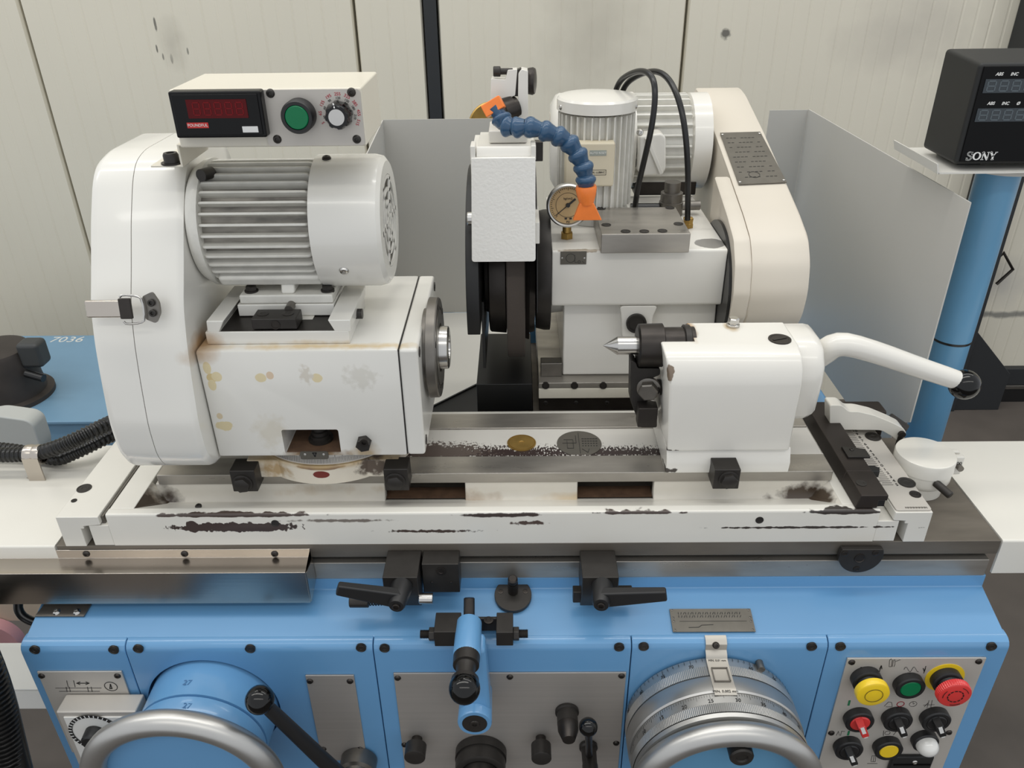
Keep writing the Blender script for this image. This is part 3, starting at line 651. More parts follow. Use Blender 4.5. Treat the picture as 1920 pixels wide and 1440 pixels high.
# ================================================================== knobs on the centre plate
def knob(name, label, top, bot, r, prof_mat='black_oxide'):
    """push-pull knob standing straight out of the plate: base seen at 'top', end face centre at 'bot'"""
    b_ = ay(top[0], top[1], -.003); e = None; best = None
    for k in range(8, 110):
        y = -.003-k*.001; c = ay(bot[0], bot[1], y)
        er = abs(c.z-b_.z)+abs(c.x-b_.x)
        if best is None or er < best[0]: best = (er, y)
    L_ = -.003-best[1]
    t = thing(name, label, 'knob', (b_.x, 0, b_.z-r))
    MB().cyl((b_.x, -.003, b_.z), (b_.x, -.003-L_*.35, b_.z), r*.52, 24).build('stem', 'dark_steel', t)
    MB().lathe((b_.x, -.003-L_*.28, b_.z), (0, -1, 0), [(0, r*.75), (L_*.08, r), (L_*.7, r*.99), (L_*.72, r*.9)], 32).build('grip', prof_mat, t)
    return t, b_, L_
knob('push_knob', 'black knurled push knob on the centre plate below the blue lever, beside the blank plate', (782, 1385), (779, 1421), .0135)
knob('push_knob', 'black knurled push knob on the centre plate between blue lever and chuck-like knob', (1014, 1383), (1015, 1423), .0128)
c = ay(900, 1446, -.035)
bk = thing('throttle_knob', 'wide black knurled speed knob under the blue lever boss', 'knob', (c.x, 0, c.z-.04))
MB().lathe((c.x, -.003, c.z-.006), (0, -1, 0), [(0, .0335), (.012, .0335), (.012, .0315), (.016, .0315), (.016, .0325), (.030, .0325), (.031, .0300), (.0312, .0245), (.028, .024), (.028, 0)], 48).build('collar', 'black_oxide', bk)
MB().lathe((c.x, -.031, c.z-.006), (0, -1, 0), [(0, .0235), (.018, .0228), (.020, .021), (.020, 0)], 40).build('grip', 'dark_steel', bk)
b_ = ay(1063, 1333, -.003); e_ = ay(1070, 1377, -.045)
ck = thing('chuck_knob', 'black and steel tapered chuck-like knob on the centre plate', 'knob', (b_.x, 0, b_.z-.016))
MB().lathe((b_.x, -.003, b_.z), (0, -1, 0), [(0, .0150), (.003, .0150), (.004, .0130), (.020, .0132)], 32).build('collar', 'black_oxide', ck)
MB().lathe((b_.x, -.023, b_.z), (0, -1, 0), [(0, .0130), (.008, .0128), (.022, .0078), (.0225, .004), (.0225, 0)], 32).build('nose', 'dark_steel', ck)
c = ay(1103, 1363, -.055); b2_ = ay(1103, 1398, -.003)
lv = thing('ball_lever', 'short black lever with a shiny ball beside the chuck-like knob', 'lever', (b2_.x, 0, b2_.z-.03))
MB().lathe((b2_.x, -.003, b2_.z), (0, -1, 0), [(0, .0118), (.004, .0120), (.006, .0098), (.028, .0094), (.029, .0100), (.060, .0100), (.062, .009)], 28).build('spindle', 'black_oxide', lv)
MB().cyl((b2_.x, -.02, b2_.z), c, .0045, 16).build('stalk', 'dark_steel', lv)
MB().sphere(c, .0112, 28).build('ball', 'black_gloss', lv)
# long lever with the big ball, left of the blank plate
hb0 = ay(662, 1486, -.05); bb = ay(487, 1312, -.085)
ll = thing('feed_lever', 'long black lever with a large shiny ball beside the blue hand wheel drum', 'lever', (hb0.x, 0, hb0.z-.03))
MB().lathe((hb0.x, -.003, hb0.z), (0, -1, 0), [(0, .024), (.02, .024), (.022, .019), (.055, .018), (.057, .016)], 36).build('hub', 'dull_steel', ll)
MB().cyl((hb0.x, -.045, hb0.z), bb, .0105, 20, r2=.0075).build('rod', 'black_plastic', ll)
MB().sphere(bb, .0160, 32).build('ball', 'black_gloss', ll)
# ================================================================== hand wheels
hw = thing('traverse_hand_wheel', 'blue hand wheel with a plain blue drum and silver rim beside the speed dial', 'hand wheel', (-.379, -.03, -.23))
O = Vector((-.379, 0, -.1100))
MB().lathe(O, (0, -1, 0), [(-.0230, .0795), (.046, .0785), (.0465, .0772)], 64).build('drum', 'blue_paint', hw)
MB().lathe(O, (0, -1, 0), [(.0465, .0745), (.0485, .0745)], 64).build('drum_groove', 'blue_paint', hw)
MB().lathe(O, (0, -1, 0), [(.0485, .0772), (.049, .0780), (.070, .0770), (.082, .068), (.085, .050), (.092, .046), (.093, 0)], 64).build('drum_nose', 'blue_paint', hw)
MB().torus(O+Vector((0, -.104, 0)), (0, -1, 0), .1035, .0142, 72, 16).build('rim', 'aluminium', hw)
MB().lathe(O, (0, -1, 0), [(.086, .030), (.088, .094), (.098, .094), (.100, .030)], 64).build('web', 'blue_paint', hw)
mb = MB(); 
for tx, ang, h_ in (('27', .02, .030), ('27', .16, .062)):
    r_ = .0793 if h_ < .04 else .0778
    p = O+Vector((r_*math.sin(ang-.12), -h_, r_*math.cos(ang-.12))); mb.text(tx, p, (1, 0, -ang), (0, 1, 0), .010)
mb.build('stamped_numbers', 'blue_print', hw)
O2 = Vector((.2455, 0, -.1265))
fw_ = thing('infeed_hand_wheel', 'silver graduated infeed dial drums with a silver rimmed blue hand wheel', 'hand wheel', (.2455, -.03, -.245))
def knurl(a, b, r, n=600):
    m = MB(); k = 4; vs = []; fs = []
    for i in range(n):
        t = 2*pi*i/n; rr = r-(.0005 if i % 2 else 0)
        vs += [O2+Vector((rr*math.cos(t), -a, rr*math.sin(t))), O2+Vector((rr*math.cos(t), -b, rr*math.sin(t)))]
    for i in range(n): j = (i+1) % n; fs.append((2*i, 2*j, 2*j+1, 2*i+1))
    return m.add(vs, fs)
MB().lathe(O2, (0, -1, 0), [(-.0002, .0850), (.0035, .0850)], 64).build('back_hub', 'dull_steel', fw_)
MB().lathe(O2, (0, -1, 0), [(.003, .1035), (.0165, .1045), (.0165, .1040), (.031, .1050), (.033, .1063), (.052, .1060), (.054, .1045)], 120).build('outer_drum', 'aluminium', fw_)
o_ = knurl(.0170, .0300, .1060).build('outer_knurl', 'aluminium', fw_, angle=10)
MB().lathe(O2, (0, -1, 0), [(.054, .1030), (.055, .1042), (.068, .1042), (.068, .1032), (.0805, .1032), (.081, .1042), (.086, .1035), (.088, .099), (.088, .085)], 120).build('inner_drum', 'aluminium', fw_)
knurl(.0685, .0800, .1050).build('inner_knurl', 'aluminium', fw_, angle=10)
mb = MB(); tm = MB()
def drum_mark(ang, a, b, r, wd=.0005):
    c = Vector((math.sin(ang), 0, math.cos(ang))); mb.stroke([O2+c*r+Vector((0, -a, 0)), O2+c*r+Vector((0, -b, 0))], wd, c, .0002)
step = math.radians(4.05)
for i in range(-20, 22):
    an = math.radians(2.0)+i*step*.99; five = (i % 5 == 0)
    drum_mark(an, .0045, .0105 if five else .008, .1046)
    if five:
        c = Vector((math.sin(an), 0, math.cos(an))); tm.text(str((65-i) % 100), O2+c*.1047+Vector((0, -.0135, 0)), (math.cos(an), 0, -math.sin(an)), (0, 1, 0), .0060, th=.0003)
mb.build('outer_graduations', 'black_print', fw_); mb = MB()
a25 = math.asin((ay(1334, 1308, -.0645).x-O2.x)/.1044)
for i in range(-45, 46):
    an = a25+math.radians(1.7)*i
    five = (i % 5 == 0); drum_mark(an, .0556, .0615 if five else .0585, .10425, .0003)
tm.build('outer_numerals', 'black_print', fw_); tm = MB()
for k, lab in enumerate(('10', '15', '20', '25', '30', '35', '40', '45')):
    an = a25+(k-3)*math.radians(17); c = Vector((math.sin(an), 0, math.cos(an)))
    tm.text(lab, O2+c*.1044+Vector((0, -.0645, 0)), (math.cos(an), 0, -math.sin(an)), (0, 1, 0), .0066, th=.0003)
mb.build('inner_graduations', 'black_print', fw_); tm.build('inner_numerals', 'black_print', fw_)
MB().lathe(O2, (0, -1, 0), [(.080, .0), (.084, .040), (.086, .094), (.0895, .094), (.092, .06), (.092, .0)], 64).build('web', 'column_blue', fw_)
MB().torus(O2+Vector((0, -.104, 0)), (0, -1, 0), .0985, .0135, 72, 16).build('rim', 'aluminium', fw_)
c = ay(1392, 1424, -.115); MB().lathe((c.x, -.09, c.z), (0, -1, 0), [(0, .0135), (.022, .0135), (.024, .012), (.024, .007), (.022, .006), (.022, 0)], 32).build('lock_knob', 'black_oxide', fw_)
p = ay(1425, 1247, -.005); MB().cyl((p.x, -.0002, p.z), (p.x, -.012, p.z), .0045, 16).build('stop_pin', 'dull_steel', fw_)
# pointer strap over the dials
ps = thing('dial_pointer', 'bent bright metal strap pointing at the infeed dial graduations', 'pointer', (.24, -.03, -.02))
xa = ay(1325, 1200, 0).x; xb = ay(1365, 1200, 0).x
def strap(pts, x0, x1, th=.0014):
    m = MB(); n = len(pts); up_ = []
    for i in range(n):
        a = Vector(pts[max(i-1, 0)]); b = Vector(pts[min(i+1, n-1)]); t = (b-a).normalized(); nn = Vector((t.y, -t.x)); up_.append(Vector(pts[i])-nn*th)
    out = [tuple(p) for p in pts]+[tuple(p) for p in reversed(up_)]
    return m.prism('x', out, x0, x1)
path = [(.0100, .0012), (.0040, -.0004), (.0000, -.0040), (-.0010, -.0120), (-.0060, -.0150), (-.0085, -.0185), (-.014, -.0195), (-.044, -.0200), (-.050, -.0190), (-.0565, -.0200), (-.0585, -.0215)]
strap(path, xa, xb).build('strap', 'brushed_plate_plain', ps)
dome_screw(((xa+xb)/2-.001, -.0012, -.0040), (0, -.8, .6), .0042, ps)
tm = MB(); tm.text('MIN. 0.002 mm', ((xa+xb)/2, -.055, -.0193), (1, 0, 0), (0, 1, .0), .0046); tm.text('MIN. 0.01 mm', ((xa+xb)/2, -.011, -.0188), (1, 0, 0), (0, 1, .3), .0036)
tm.build('lettering', 'black_print', ps)
mb = MB(); q = lambda x, y: ((xa+xb)/2+x, y, -.0192)
mb.stroke([q(-.009, -.022), q(.009, -.022), q(.009, -.041), q(-.009, -.041), q(-.009, -.022)], .0012, (0, 0, 1), .0012); mb.build('window_frame', 'dull_steel', ps)
# ================================================================== control panel, right
a = ay(1588, 1232, 0); b = ay(1848, 1231, 0)
cp = thing('control_panel', 'aluminium push button panel with emergency stop at the right of the bed', 'control panel', ((a.x+b.x)/2, 0, -.3))
MB().box(a.x, b.x, -.0025, -.0001, -.34, a.z).build('plate', 'panel_aluminium', cp, .0005)
for px, py_ in ((1597, 1241.5), (1835, 1240), (1558.6, 1374), (1779, 1373)): dome_screw(ay(px, py_, -.0025), (0, -1, 0), .0042, cp)
def bezel(px, py_, yfront, r=.0180, name='push_button', material='black_plastic'):
    c = ay(px, py_, yfront); L_ = -.0025-yfront; n = 60
    m = MB(); prof = [(0, r), (L_*.86, r), (L_, r*.92), (L_, r*.72), (L_*.9, r*.70)]
    m.lathe((c.x, -.0025, c.z), (0, -1, 0), prof, n); return m.build(name, material, cp), Vector((c.x, yfront, c.z))
def cap(bz_, c, r, material, h=.0, name='cap'):
    return MB().lathe(c+Vector((0, .004, 0)), (0, -1, 0), [(0, r), (.003+h, r), (.004+h, r*.93), (.0043+h, 0)], 36).build(name, material, bz_)
bz_, c = bezel(1708, 1293, -.013); cap(bz_, c, .0125, 'green_cap')
bz_, c = bezel(1667.5, 1410, -.013); cap(bz_, c, .0122, 'yellow_cap')
for px, py_, mt in ((1638, 1303.5, 'yellow_cap'), (1791, 1305, 'red_cap')):
    cc = ay(px, py_, -.030)
    if mt == 'red_cap': MB().lathe((cc.x, -.0025, cc.z), (0, -1, 0), [(0, .0236), (.0008, .0236), (.0008, 0)], 48).build('warning_disc', 'yellow_cap', cp)
    m = MB().lathe((cc.x, -.0025, cc.z), (0, -1, 0), [(0, .0180), (.0095, .0180), (.011, .0165), (.0115, .0140), (.020, .0130)], 48); bz_ = m.build('mushroom_button', 'black_plastic', cp)
    if mt == 'yellow_cap':
        MB().lathe((cc.x, -.0205, cc.z), (0, -1, 0), [(0, .0190), (.001, .0198), (.006, .0200), (.0088, .0192), (.0098, .0170), (.0102, 0)], 48).build('cap', mt, bz_)
        MB().ringline((cc.x, -.0310, cc.z), .0105, .0005, (0, -1, 0), 40).build('ring_line', 'black_print', bz_)
    else:
        vs = []; fs = []; n = 96; prof = [(0, .0185, 0), (.001, .0202, 1), (.007, .0202, 1), (.009, .0192, 0), (.010, .0170, 0), (.0104, .0001, 0)]
        for i in range(n):
            t = 2*pi*i/n; d = .0008 if i % 2 else 0
            vs += [Vector((cc.x+(r-d*f)*math.cos(t), -.0205-h, cc.z+(r-d*f)*math.sin(t))) for h, r, f in prof]
        k = len(prof)
        for i in range(n):
            j = (i+1) % n
            for q_ in range(k-1): fs.append((i*k+q_, j*k+q_, j*k+q_+1, i*k+q_+1))
        MB().add(vs, fs).build('cap', mt, bz_, angle=25)
        m = MB()
        for i in range(12): m.ringline((cc.x, -.0310, cc.z), .0092, .0012, (0, -1, 0), 2, 2*pi*i/12, 2*pi*i/12+.30)
        m.ringline((cc.x, -.0310, cc.z), .0150, .0006, (0, -1, 0), 10, .35, 1.2); m.ringline((cc.x, -.0310, cc.z), .0150, .0006, (0, -1, 0), 10, 2.5, 3.3); m.ringline((cc.x, -.0310, cc.z), .0150, .0006, (0, -1, 0), 10, 4.5, 5.3)
        m.build('turn_marks', 'black_print', bz_)
def selector(px, py_, mt):
    bz_, c = bezel(px, py_, -.013, name='selector_switch')
    MB().lathe(c+Vector((0, .005, 0)), (0, -1, 0), [(0, .0128), (.005, .0124), (.006, .011), (.006, 0)], 32).build('rotor', mt, bz_)
    dv = Vector((.42, 0, -.9)).normalized(); sd = Vector((.9, 0, .42)).normalized()
    A = [c+dv*s_*.0118+sd*k*.0050 for s_, k in ((-1, -1), (1, -1), (1, 1), (-1, 1))]; B = [p+Vector((0, -.013, 0))-(p-c)*.12 for p in A]
    MB().loft([p+Vector((0, .002, 0)) for p in A], B).build('handle', mt, bz_, .0012)
    t = c+Vector((0, -.0132, 0)); e = dv*.0098
    MB().stroke([t-e*.95, t+e*.05], .0046).build('pointer_mark', 'white_print', bz_)
    tp = c+dv*.0108
    MB().hexa([c+dv*.0106+sd*k*.0022+Vector((0, y, 0)) for k, y in ((-1, -.002), (1, -.002), (1, -.012), (-1, -.012))]+[c+dv*.0128+sd*k*.0022+Vector((0, y, 0)) for k, y in ((-1, -.002), (1, -.002), (1, -.012), (-1, -.012))]).build('pointer_mark', 'white_print', bz_)
selector(1613, 1357, 'red_cap'); selector(1685, 1356, 'black_plastic'); selector(1757, 1356, 'black_plastic'); selector(1593, 1410, 'black_plastic')
bz_, c = bezel(1737, 1396, -.012, .0165, 'indicator_lamp'); MB().lathe(c+Vector((0, .003, 0)), (0, -1, 0), [(0, .0135), (.006, .0135)]+[(.006+.012*math.sin(t*pi/12), .0135*math.cos(t*pi/12)) for t in range(1, 6)]+[(.018, 0)], 36).build('dome', 'white_cap', bz_)
a2 = ay(1674, 1421, -.008); b2 = ay(1754, 1418, -.008)
lk = MB().box(a2.x, b2.x, -.008, -.0025, a2.z-.06, a2.z+.001).build('switch_box', 'display_case', cp, .002); dome_screw(ay(1715, 1429, -.008), (0, -1, 0), .0036, lk, 'bright_steel')
MB().box(a2.x+.004, b2.x-.003, -.0092, -.0078, a2.z-.0145, a2.z-.0125).build('box_rib', 'display_black', lk)
sy = MB(); rd = MB(); gn = MB(); Y_ = -.0026
P = lambda px, py_: ay(px, py_, Y_)
for ox in (0, 84):
    sy.stroke([P(1611+ox+i*1.5, 1255-4.5*math.sin(i*.63)) for i in range(19)], .0004)
    sy.stroke([P(1652+ox, 1249), P(1648+ox, 1262)], .0008)
sy.stroke([P(1649.5, 1254), P(1652.5, 1248), P(1653.5, 1254)], .0010); sy.stroke([P(1731, 1253), P(1733, 1259), P(1735, 1253)], .0010)
sy.stroke([P(1667, 1250), P(1668, 1238), P(1671, 1235), P(1673, 1238), P(1671, 1250), P(1667, 1250)], .0004).stroke([P(1673, 1250), P(1675, 1238), P(1678, 1237), P(1678, 1246), P(1676, 1250)], .0004).stroke([P(1679, 1240), P(1688, 1237)], .0004)
sy.stroke([P(1658, 1324), P(1666, 1316), P(1672, 1317), P(1673, 1325), P(1661, 1325)], .0004).ringline(P(1712, 1320), .0046, .0004).stroke([P(1712, 1316), P(1712, 1320), P(1715, 1319)], .0004)
sy.stroke([P(1731, 1322), P(1752, 1321)], .0004).stroke([P(1738, 1327), P(1742, 1313)], .0004).stroke([P(1745, 1327), P(1748, 1313)], .0004).stroke([P(1733, 1325), P(1740, 1318)], .0004)
sy.stroke([P(1568, 1379), P(1572, 1371), P(1574, 1379)], .0004).stroke([P(1576, 1379), P(1578, 1371), P(1584, 1371)], .0004).ringline(P(1664, 1374), .0034, .0004).stroke([P(1656, 1379), P(1657, 1370)], .0006).stroke([P(1675, 1378), P(1680, 1372)], .0004)
sy.stroke([P(1633, 1427), P(1635, 1417), P(1642, 1417), P(1641, 1428), P(1633, 1428)], .0004).stroke([P(1637, 1428), P(1639, 1417)], .0004).stroke([P(1626, 1431.5), P(1645, 1431.5)], .0005)
rd.ringline(P(1688.5, 1320), .0044, .0009); rd.stroke([P(1739, 1377), P(1742, 1371)], .0022)
gn.stroke([P(1591, 1322), P(1593, 1314)], .0026); gn.stroke([P(1590, 1378), P(1592, 1371)], .0026)
sy.build('printed_symbols', 'black_print', cp); rd.build('red_symbols', 'red_print', cp); gn.build('green_marks', 'green_print', cp)

forward_end()
# the left drum runs in a round opening of its panel
cut(panels[1], [MB().cyl((O.x, -.04, O.z), (O.x, .02, O.z), .0828, 72)])
# ================================================================== headstock
HY = .095; HZ0 = .199; HZ1 = .3405
def hp_(px, py_): p = ay(px, py_, HY); return (p.x, HY, p.z)
amb = (212, 198, 160)
pat = [(hp_(388, 690), (.0045, .02, .008), amb, 60., .15, .05), (hp_(397, 708), (.006, .02, .0055), (204, 184, 136), 60., .3, .05), (hp_(398, 722), (.0045, .02, .007), amb, 60., .15, .05), (hp_(406, 706), (.006, .02, .006), amb, 60., .3, .05),
       (hp_(488, 708), (.0065, .02, .006), amb, 90., .3, .06), (hp_(506, 704), (.0042, .02, .005), (206, 184, 158), 60., .2, .06), (hp_(595, 709), (.006, .02, .0055), amb, 90., .3, .06), (hp_(423, 799), (.010, .02, .006), amb, 110., .7, .08), (hp_(412, 780), (.0035, .02, .004), (206, 190, 160), 60., .3, .1),
       (hp_(676, 708), (.016, .02, .013), (207, 204, 195), 140., 1.3, .3), (hp_(573, 703), (.006, .02, .01), (202, 196, 184), 200., 1.3, .3), (hp_(510, 810), (.018, .02, .018), (210, 205, 192), 90., 1., .4),
       (hp_(590, 853), (.036, .012, .008), (146, 124, 98), 60., .8, .4), (hp_(685, 850), (.012, .01, .014), (186, 168, 140), 60., .7, .5), ((-.349, .115, .3405), (.022, .03, .012), (176, 146, 110), 50., .6, .6), ((-.20, .105, .3405), (.09, .006, .004), (206, 186, 150), 60., 1.1, .6)]
mat('headstock_paint', (222, 220, 213), .25, var=.04, vscale=9, coat=.35, bump=.04, bscale=60, patches=pat)
hs = thing('headstock', 'white workhead housing with lacquer spots, spindle plate and belt cover', 'workhead', (-.235, .205, WZ))
body = MB().box(-.349, -.1238, HY, .315, HZ0, HZ1).build('housing', 'headstock_paint', hs, .003, hard=False)
a = ay(527, 806, HY); b = ay(640, 850, HY)
cut(body, [MB().prism('y', rounded([(a.x, b.z), (b.x, b.z), (b.x, a.z), (a.x, a.z)], .003), HY-.02, HY+.075)])
pc_ = Vector(((a.x+b.x)/2+.003, HY+.030, b.z))
MB().box(a.x+.001, b.x-.001, HY+.003, HY+.074, b.z-.004, b.z+.0008).build('pocket_floor', 'rust_brown', hs)
MB().lathe(pc_, (0, 0, 1), [(.0008, .015), (.004, .015), (.005, .012), (.009, .012), (.0095, .010), (.014, .010), (.015, .0075), (.030, .0075)], 28).build('clamp_stud', 'black_oxide', hs)
MB().box(-.1236, -.1022, HY+.0005, .315, HZ0, HZ1).build('end_plate', 'headstock_paint', hs, .004, 3)
MB().box(-.1240, -.1234, HY+.0015, .314, HZ0+.001, HZ1-.0008).build('gasket', 'black_rubber', hs)
for y_ in (.110, .300):
    for z_ in (.212, .330): socket_screw((-.1022, y_, z_), (1, 0, 0), .006, .0008, hs, 'dark_steel')
SP = Vector((-.1022, .182, .2990))
MB().lathe(SP, (1, 0, 0), [(-.002, .048), (.0045, .048)], 48).build('spindle_collar', 'dull_steel', hs)
MB().lathe(SP, (1, 0, 0), [(.0040, .0605), (.0045, .0615), (.0145, .0612), (.0160, .0600), (.0160, .050), (.0150, .050), (.0150, .046), (.0165, .046), (.0165, .030), (.0140, .030)], 64).build('face_plate', 'dull_steel', hs)
MB().lathe(SP, (1, 0, 0), [(.012, .027), (.026, .026), (.027, .024), (.027, .014), (.018, .013), (.018, 0)], 40).build('spindle_nose', 'bright_steel', hs)
for k in range(6):
    t = pi/6+k*pi/3; socket_screw(SP+Vector((.0160, .054*math.cos(t), .054*math.sin(t))), (1, 0, 0), .004, .0006, hs)
hex_bolt(ay(683, 828, HY), (0, -1, 0), .0085, .010, hs, 'black_oxide', False, 'hex_nut')
MB().lathe(ay(683, 828, HY-.010), (0, -1, 0), [(-.001, .0052), (.003, .005), (.003, .0028), (.0005, .0026), (.0005, 0)], 18).build('set_screw', 'dark_steel', hs)
# swivel base with graduated ring
bc = Vector((-.231, .205, 0))
grime = [((-.231, .097, .17), (.010, .02, .0052), (110, 40, 34), 80., .2, .05), ((-.231, .097, .180), (.03, .02, .003), (120, 96, 84), 60., .5, .1), ((-.231, .1, .185), (.12, .08, .006), (176, 150, 104), 40., .8, .6), ((-.17, .12, .172), (.02, .03, .012), (90, 78, 68), 120., 1.1, .3), ((-.29, .12, .168), (.02, .03, .012), (170, 146, 110), 90., 1.1, .4)]
mat('base_paint', (216, 208, 192), .4, var=.1, vscale=30, patches=grime)
MB().lathe(bc+Vector((0, 0, .1556)), (0, 0, 1), [(0, .107), (.0245, .108), (.0262, .1065)], 80).build('swivel_flange', 'base_paint', hs)
MB().box(-.325, -.137, .112, .29, .1556, .1815).build('base_block', 'base_paint', hs, .002)
MB().lathe(bc+Vector((0, 0, .1815)), (0, 0, 1), [(0, .1035), (.0175, .098)], 96).build('graduated_ring', 'panel_aluminium', hs)
mb = MB()
for i in range(-42, 43):
    t = math.radians(i*1.0); L_ = .0105 if i % 5 == 0 else .007
    d = Vector((math.sin(t), -math.cos(t), .30)).normalized(); p0 = bc+Vector((math.sin(t)*.1031, -math.cos(t)*.1031, .1832)); p1 = bc+Vector((math.sin(t)*(.1031-L_*.31), -math.cos(t)*(.1031-L_*.31), .1832+L_))
    mb.stroke([p0, p1], .0004, d)
mb.build('graduations', 'black_print', hs)
a = ay(562, 846, HY); b = ay(617, 858, HY)
MB().prism('y', rounded([(a.x, b.z-.001), (b.x, b.z-.001), (b.x, a.z), (a.x, a.z)], .003), HY-.002, HY-.0001).build('index_plate', 'data_plate_grey', hs)
p = ay(590, 852, HY-.002); MB().stroke([p+Vector((-.002, 0, .002)), p+Vector((.002, 0, .002)), p+Vector((0, 0, -.003)), p+Vector((-.002, 0, .002))], .0014).build('index_arrow', 'black_print', hs)
for px in (572, 607): dome_screw(ay(px, 852, HY-.002), (0, -1, 0), .0016, hs, 'bright_steel', 'rivet')
# belt cover, two halves
front = [(.166, .512), (.140, .474), (.1146, .430), (.0925, .394), (.0800, .356), (.0715, .316), (.0625, .263), (.0640, .222), (.0760, .200), (.094, .1885)]
cov = front+[(.315, .1885), (.33, .21), (.33, .50), (.31, .533), (.212, .534), (.184, .528)]
inset = lambda pts, d: [(sum(p[0] for p in pts)/len(pts)+(x-sum(p[0] for p in pts)/len(pts))*(1-d/.12), sum(p[1] for p in pts)/len(pts)+(z-sum(p[1] for p in pts)/len(pts))*(1-d/.17)) for x, z in pts]
cov = rounded(cov, .012, 3)
cv = MB(); c1 = [(-.4505, *p) for p in inset(cov, .005)]; c2 = [(-.446, *p) for p in inset(cov, .0012)]; c3 = [(-.442, *p) for p in cov]; c4 = [(-.4061, *p) for p in cov]
def skin(rings, name, material, parent, angle=35):
    m = MB(); n = len(rings[0]); vs = [v for r in rings for v in r]; fs = [tuple(range(n)), tuple((len(rings)-1)*n+i for i in range(n))]
    for k in range(len(rings)-1): fs += [(k*n+i, k*n+(i+1) % n, (k+1)*n+(i+1) % n, (k+1)*n+i) for i in range(n)]
    return m.add(vs, fs).build(name, material, parent, angle=angle)
skin([c1, c2, c3, c4], 'cover_lid', 'headstock_paint', hs, 40)
skin([[(-.4052, *p) for p in cov], [(-.358, *p) for p in cov], [(-.354, *p) for p in inset(cov, .0012)], [(-.3502, *p) for p in inset(cov, .005)]], 'cover_back', 'headstock_paint', hs, 40)
skin([[(-.4062, *p) for p in inset(cov, .012)], [(-.4051, *p) for p in inset(cov, .012)]], 'cover_joint', 'headstock_paint', hs)
# toggle latch
lo = ay(240, 577, .0785); xd = Vector((1, 0, 0)); ud = Vector((0, .205, .979)).normalized(); nd = Vector((0, -.979, .205)).normalized()
K = lambda x, u, n=0.: lo+xd*x+ud*u+nd*n
la = thing('toggle_latch', 'chrome toggle latch with wire bail on the white belt cover', 'latch', lo)
def slab(x0, x1, u0, u1, n0, n1): return MB().hexa([K(x0, u0, n0), K(x1, u0, n0), K(x1, u1, n0), K(x0, u1, n0), K(x0, u0, n1), K(x1, u0, n1), K(x1, u1, n1), K(x0, u1, n1)])
slab(-.044, .0, -.0100, .0085, -.002, .0035).build('lever_plate', 'stainless', la, .0018, 2)
slab(-.007, .006, -.0110, .0110, .002, .0062).build('hinge_barrel', 'dark_steel', la, .0012)
mb = MB(); mb.tube([K(-.004, .0125, .006), K(-.001, .0150, .006), K(.014, .0135, .005), K(.0185, .010, .005), K(.0185, -.012, .005), K(.014, -.0155, .005), K(-.001, -.0165, .006), K(-.004, -.0135, .006)], .0012, 10, smooth=1); mb.build('wire_bail', 'bright_steel', la)
pts = [(.017, -.012), (.028, -.017), (.034, -.006), (.034, .006), (.028, .017), (.017, .012)]
A = [K(x, u, -.002) for x, u in rounded(pts, .003)]; B = [K(x, u, .0014) for x, u in rounded(pts, .003)]
MB().loft(A, B).build('keeper', 'dull_steel', la)
for u in (-.0055, .0055): socket_screw(K(.0265, u, .0014), nd, .0038, .003, la)
# ---------------------------------------------------------------- motor on its slide
zr0 = HZ1+.0003
yf = az(525, 645, zr0).y
zr = ay(400, 602, yf).z; zf = ay(525, 622, yf).z
slb = thing('motor_slide', 'white dovetail slide base on top of the workhead housing', 'slide base', (-.24, .2, zr0))
X = lambda px, py_=620: ay(px, py_, yf).x
yrr = az(449, 547, zr).y+.02
MB().box(X(388, 640), X(656, 640), yf, yrr, zr0, zf).build('slide_floor', 'headstock_paint', slb, .0008)
MB().prism('y', [(X(388), zf-.001), (X(386, 602), zr), (X(419, 602), zr), (X(409), zf-.001)], yf, yrr).build('side_rail', 'headstock_paint', slb, .0012)
MB().prism('y', [(X(657), zf-.001), (X(657, 602), zr), (X(614, 602), zr), (X(628), zf-.001)], yf, yrr).build('side_rail', 'headstock_paint', slb, .0012)
MB().box(X(412), X(625), yf+.002, yrr, zf, zf+.0006).build('slide_way', 'dark_steel', slb)
MB().box(X(500), X(575), yf+.03, yrr, zf+.0007, zf+.0012).build('tongue', 'white_paint', slb)
p = ay(672, 548, yrr-.05); MB().cyl((p.x-.015, yrr-.06, zr-.012), (p.x+.004, yrr-.06, zr-.012), .006, 20).build('clamp_screw', 'black_oxide', slb)
kb = thing('adjusting_block', 'small black screw block in the front of the motor slide', 'block', (X(518), yf+.01, zf))
b0 = ay(474, 620, yf+.003); b1 = ay(558, 620, yf+.003); zt_ = ay(515, 598, yf+.003).z
MB().box(b0.x, b1.x, yf+.003, yf+.030, zf+.0014, zt_).build('block', 'black_oxide', kb, .0012)
MB().lathe(ay(516, 609, yf+.003), (0, -1, 0), [(-.001, .0055), (.0008, .0055), (.0008, .0042), (.0002, .004), (.0002, 0)], 20).build('screw_hole', 'dark_steel', kb)
for px in (494, 541): socket_screw(Vector((ay(px, 600, yf+.015).x, yf+.017, zt_)), (0, 0, 1), .0065, .0006, kb)
MB().cyl((X(533), yf+.028, zf+.014), (X(533), yf+.075, zf+.016), .005, 18).build('feed_screw', 'dull_steel', kb)
MY = .205; MZ = .452; mx0 = -.336; mx1 = -.212
mt_ = thing('workhead_motor', 'white ribbed electric motor with grimy fins on the workhead', 'motor', (-.25, MY, zf))
MB().lathe((mx0, MY, MZ), (1, 0, 0), [(0, .0595), (mx1-mx0, .0595)], 48).build('stator', 'grimy_white_paint', mt_)
MB().lathe((-.3495, MY, MZ), (1, 0, 0), [(0, .040), (.001, .066), (.010, .0715), (.0155, .0720), (.0158, .066)], 56).build('end_bell', 'cast_white_paint', mt_)
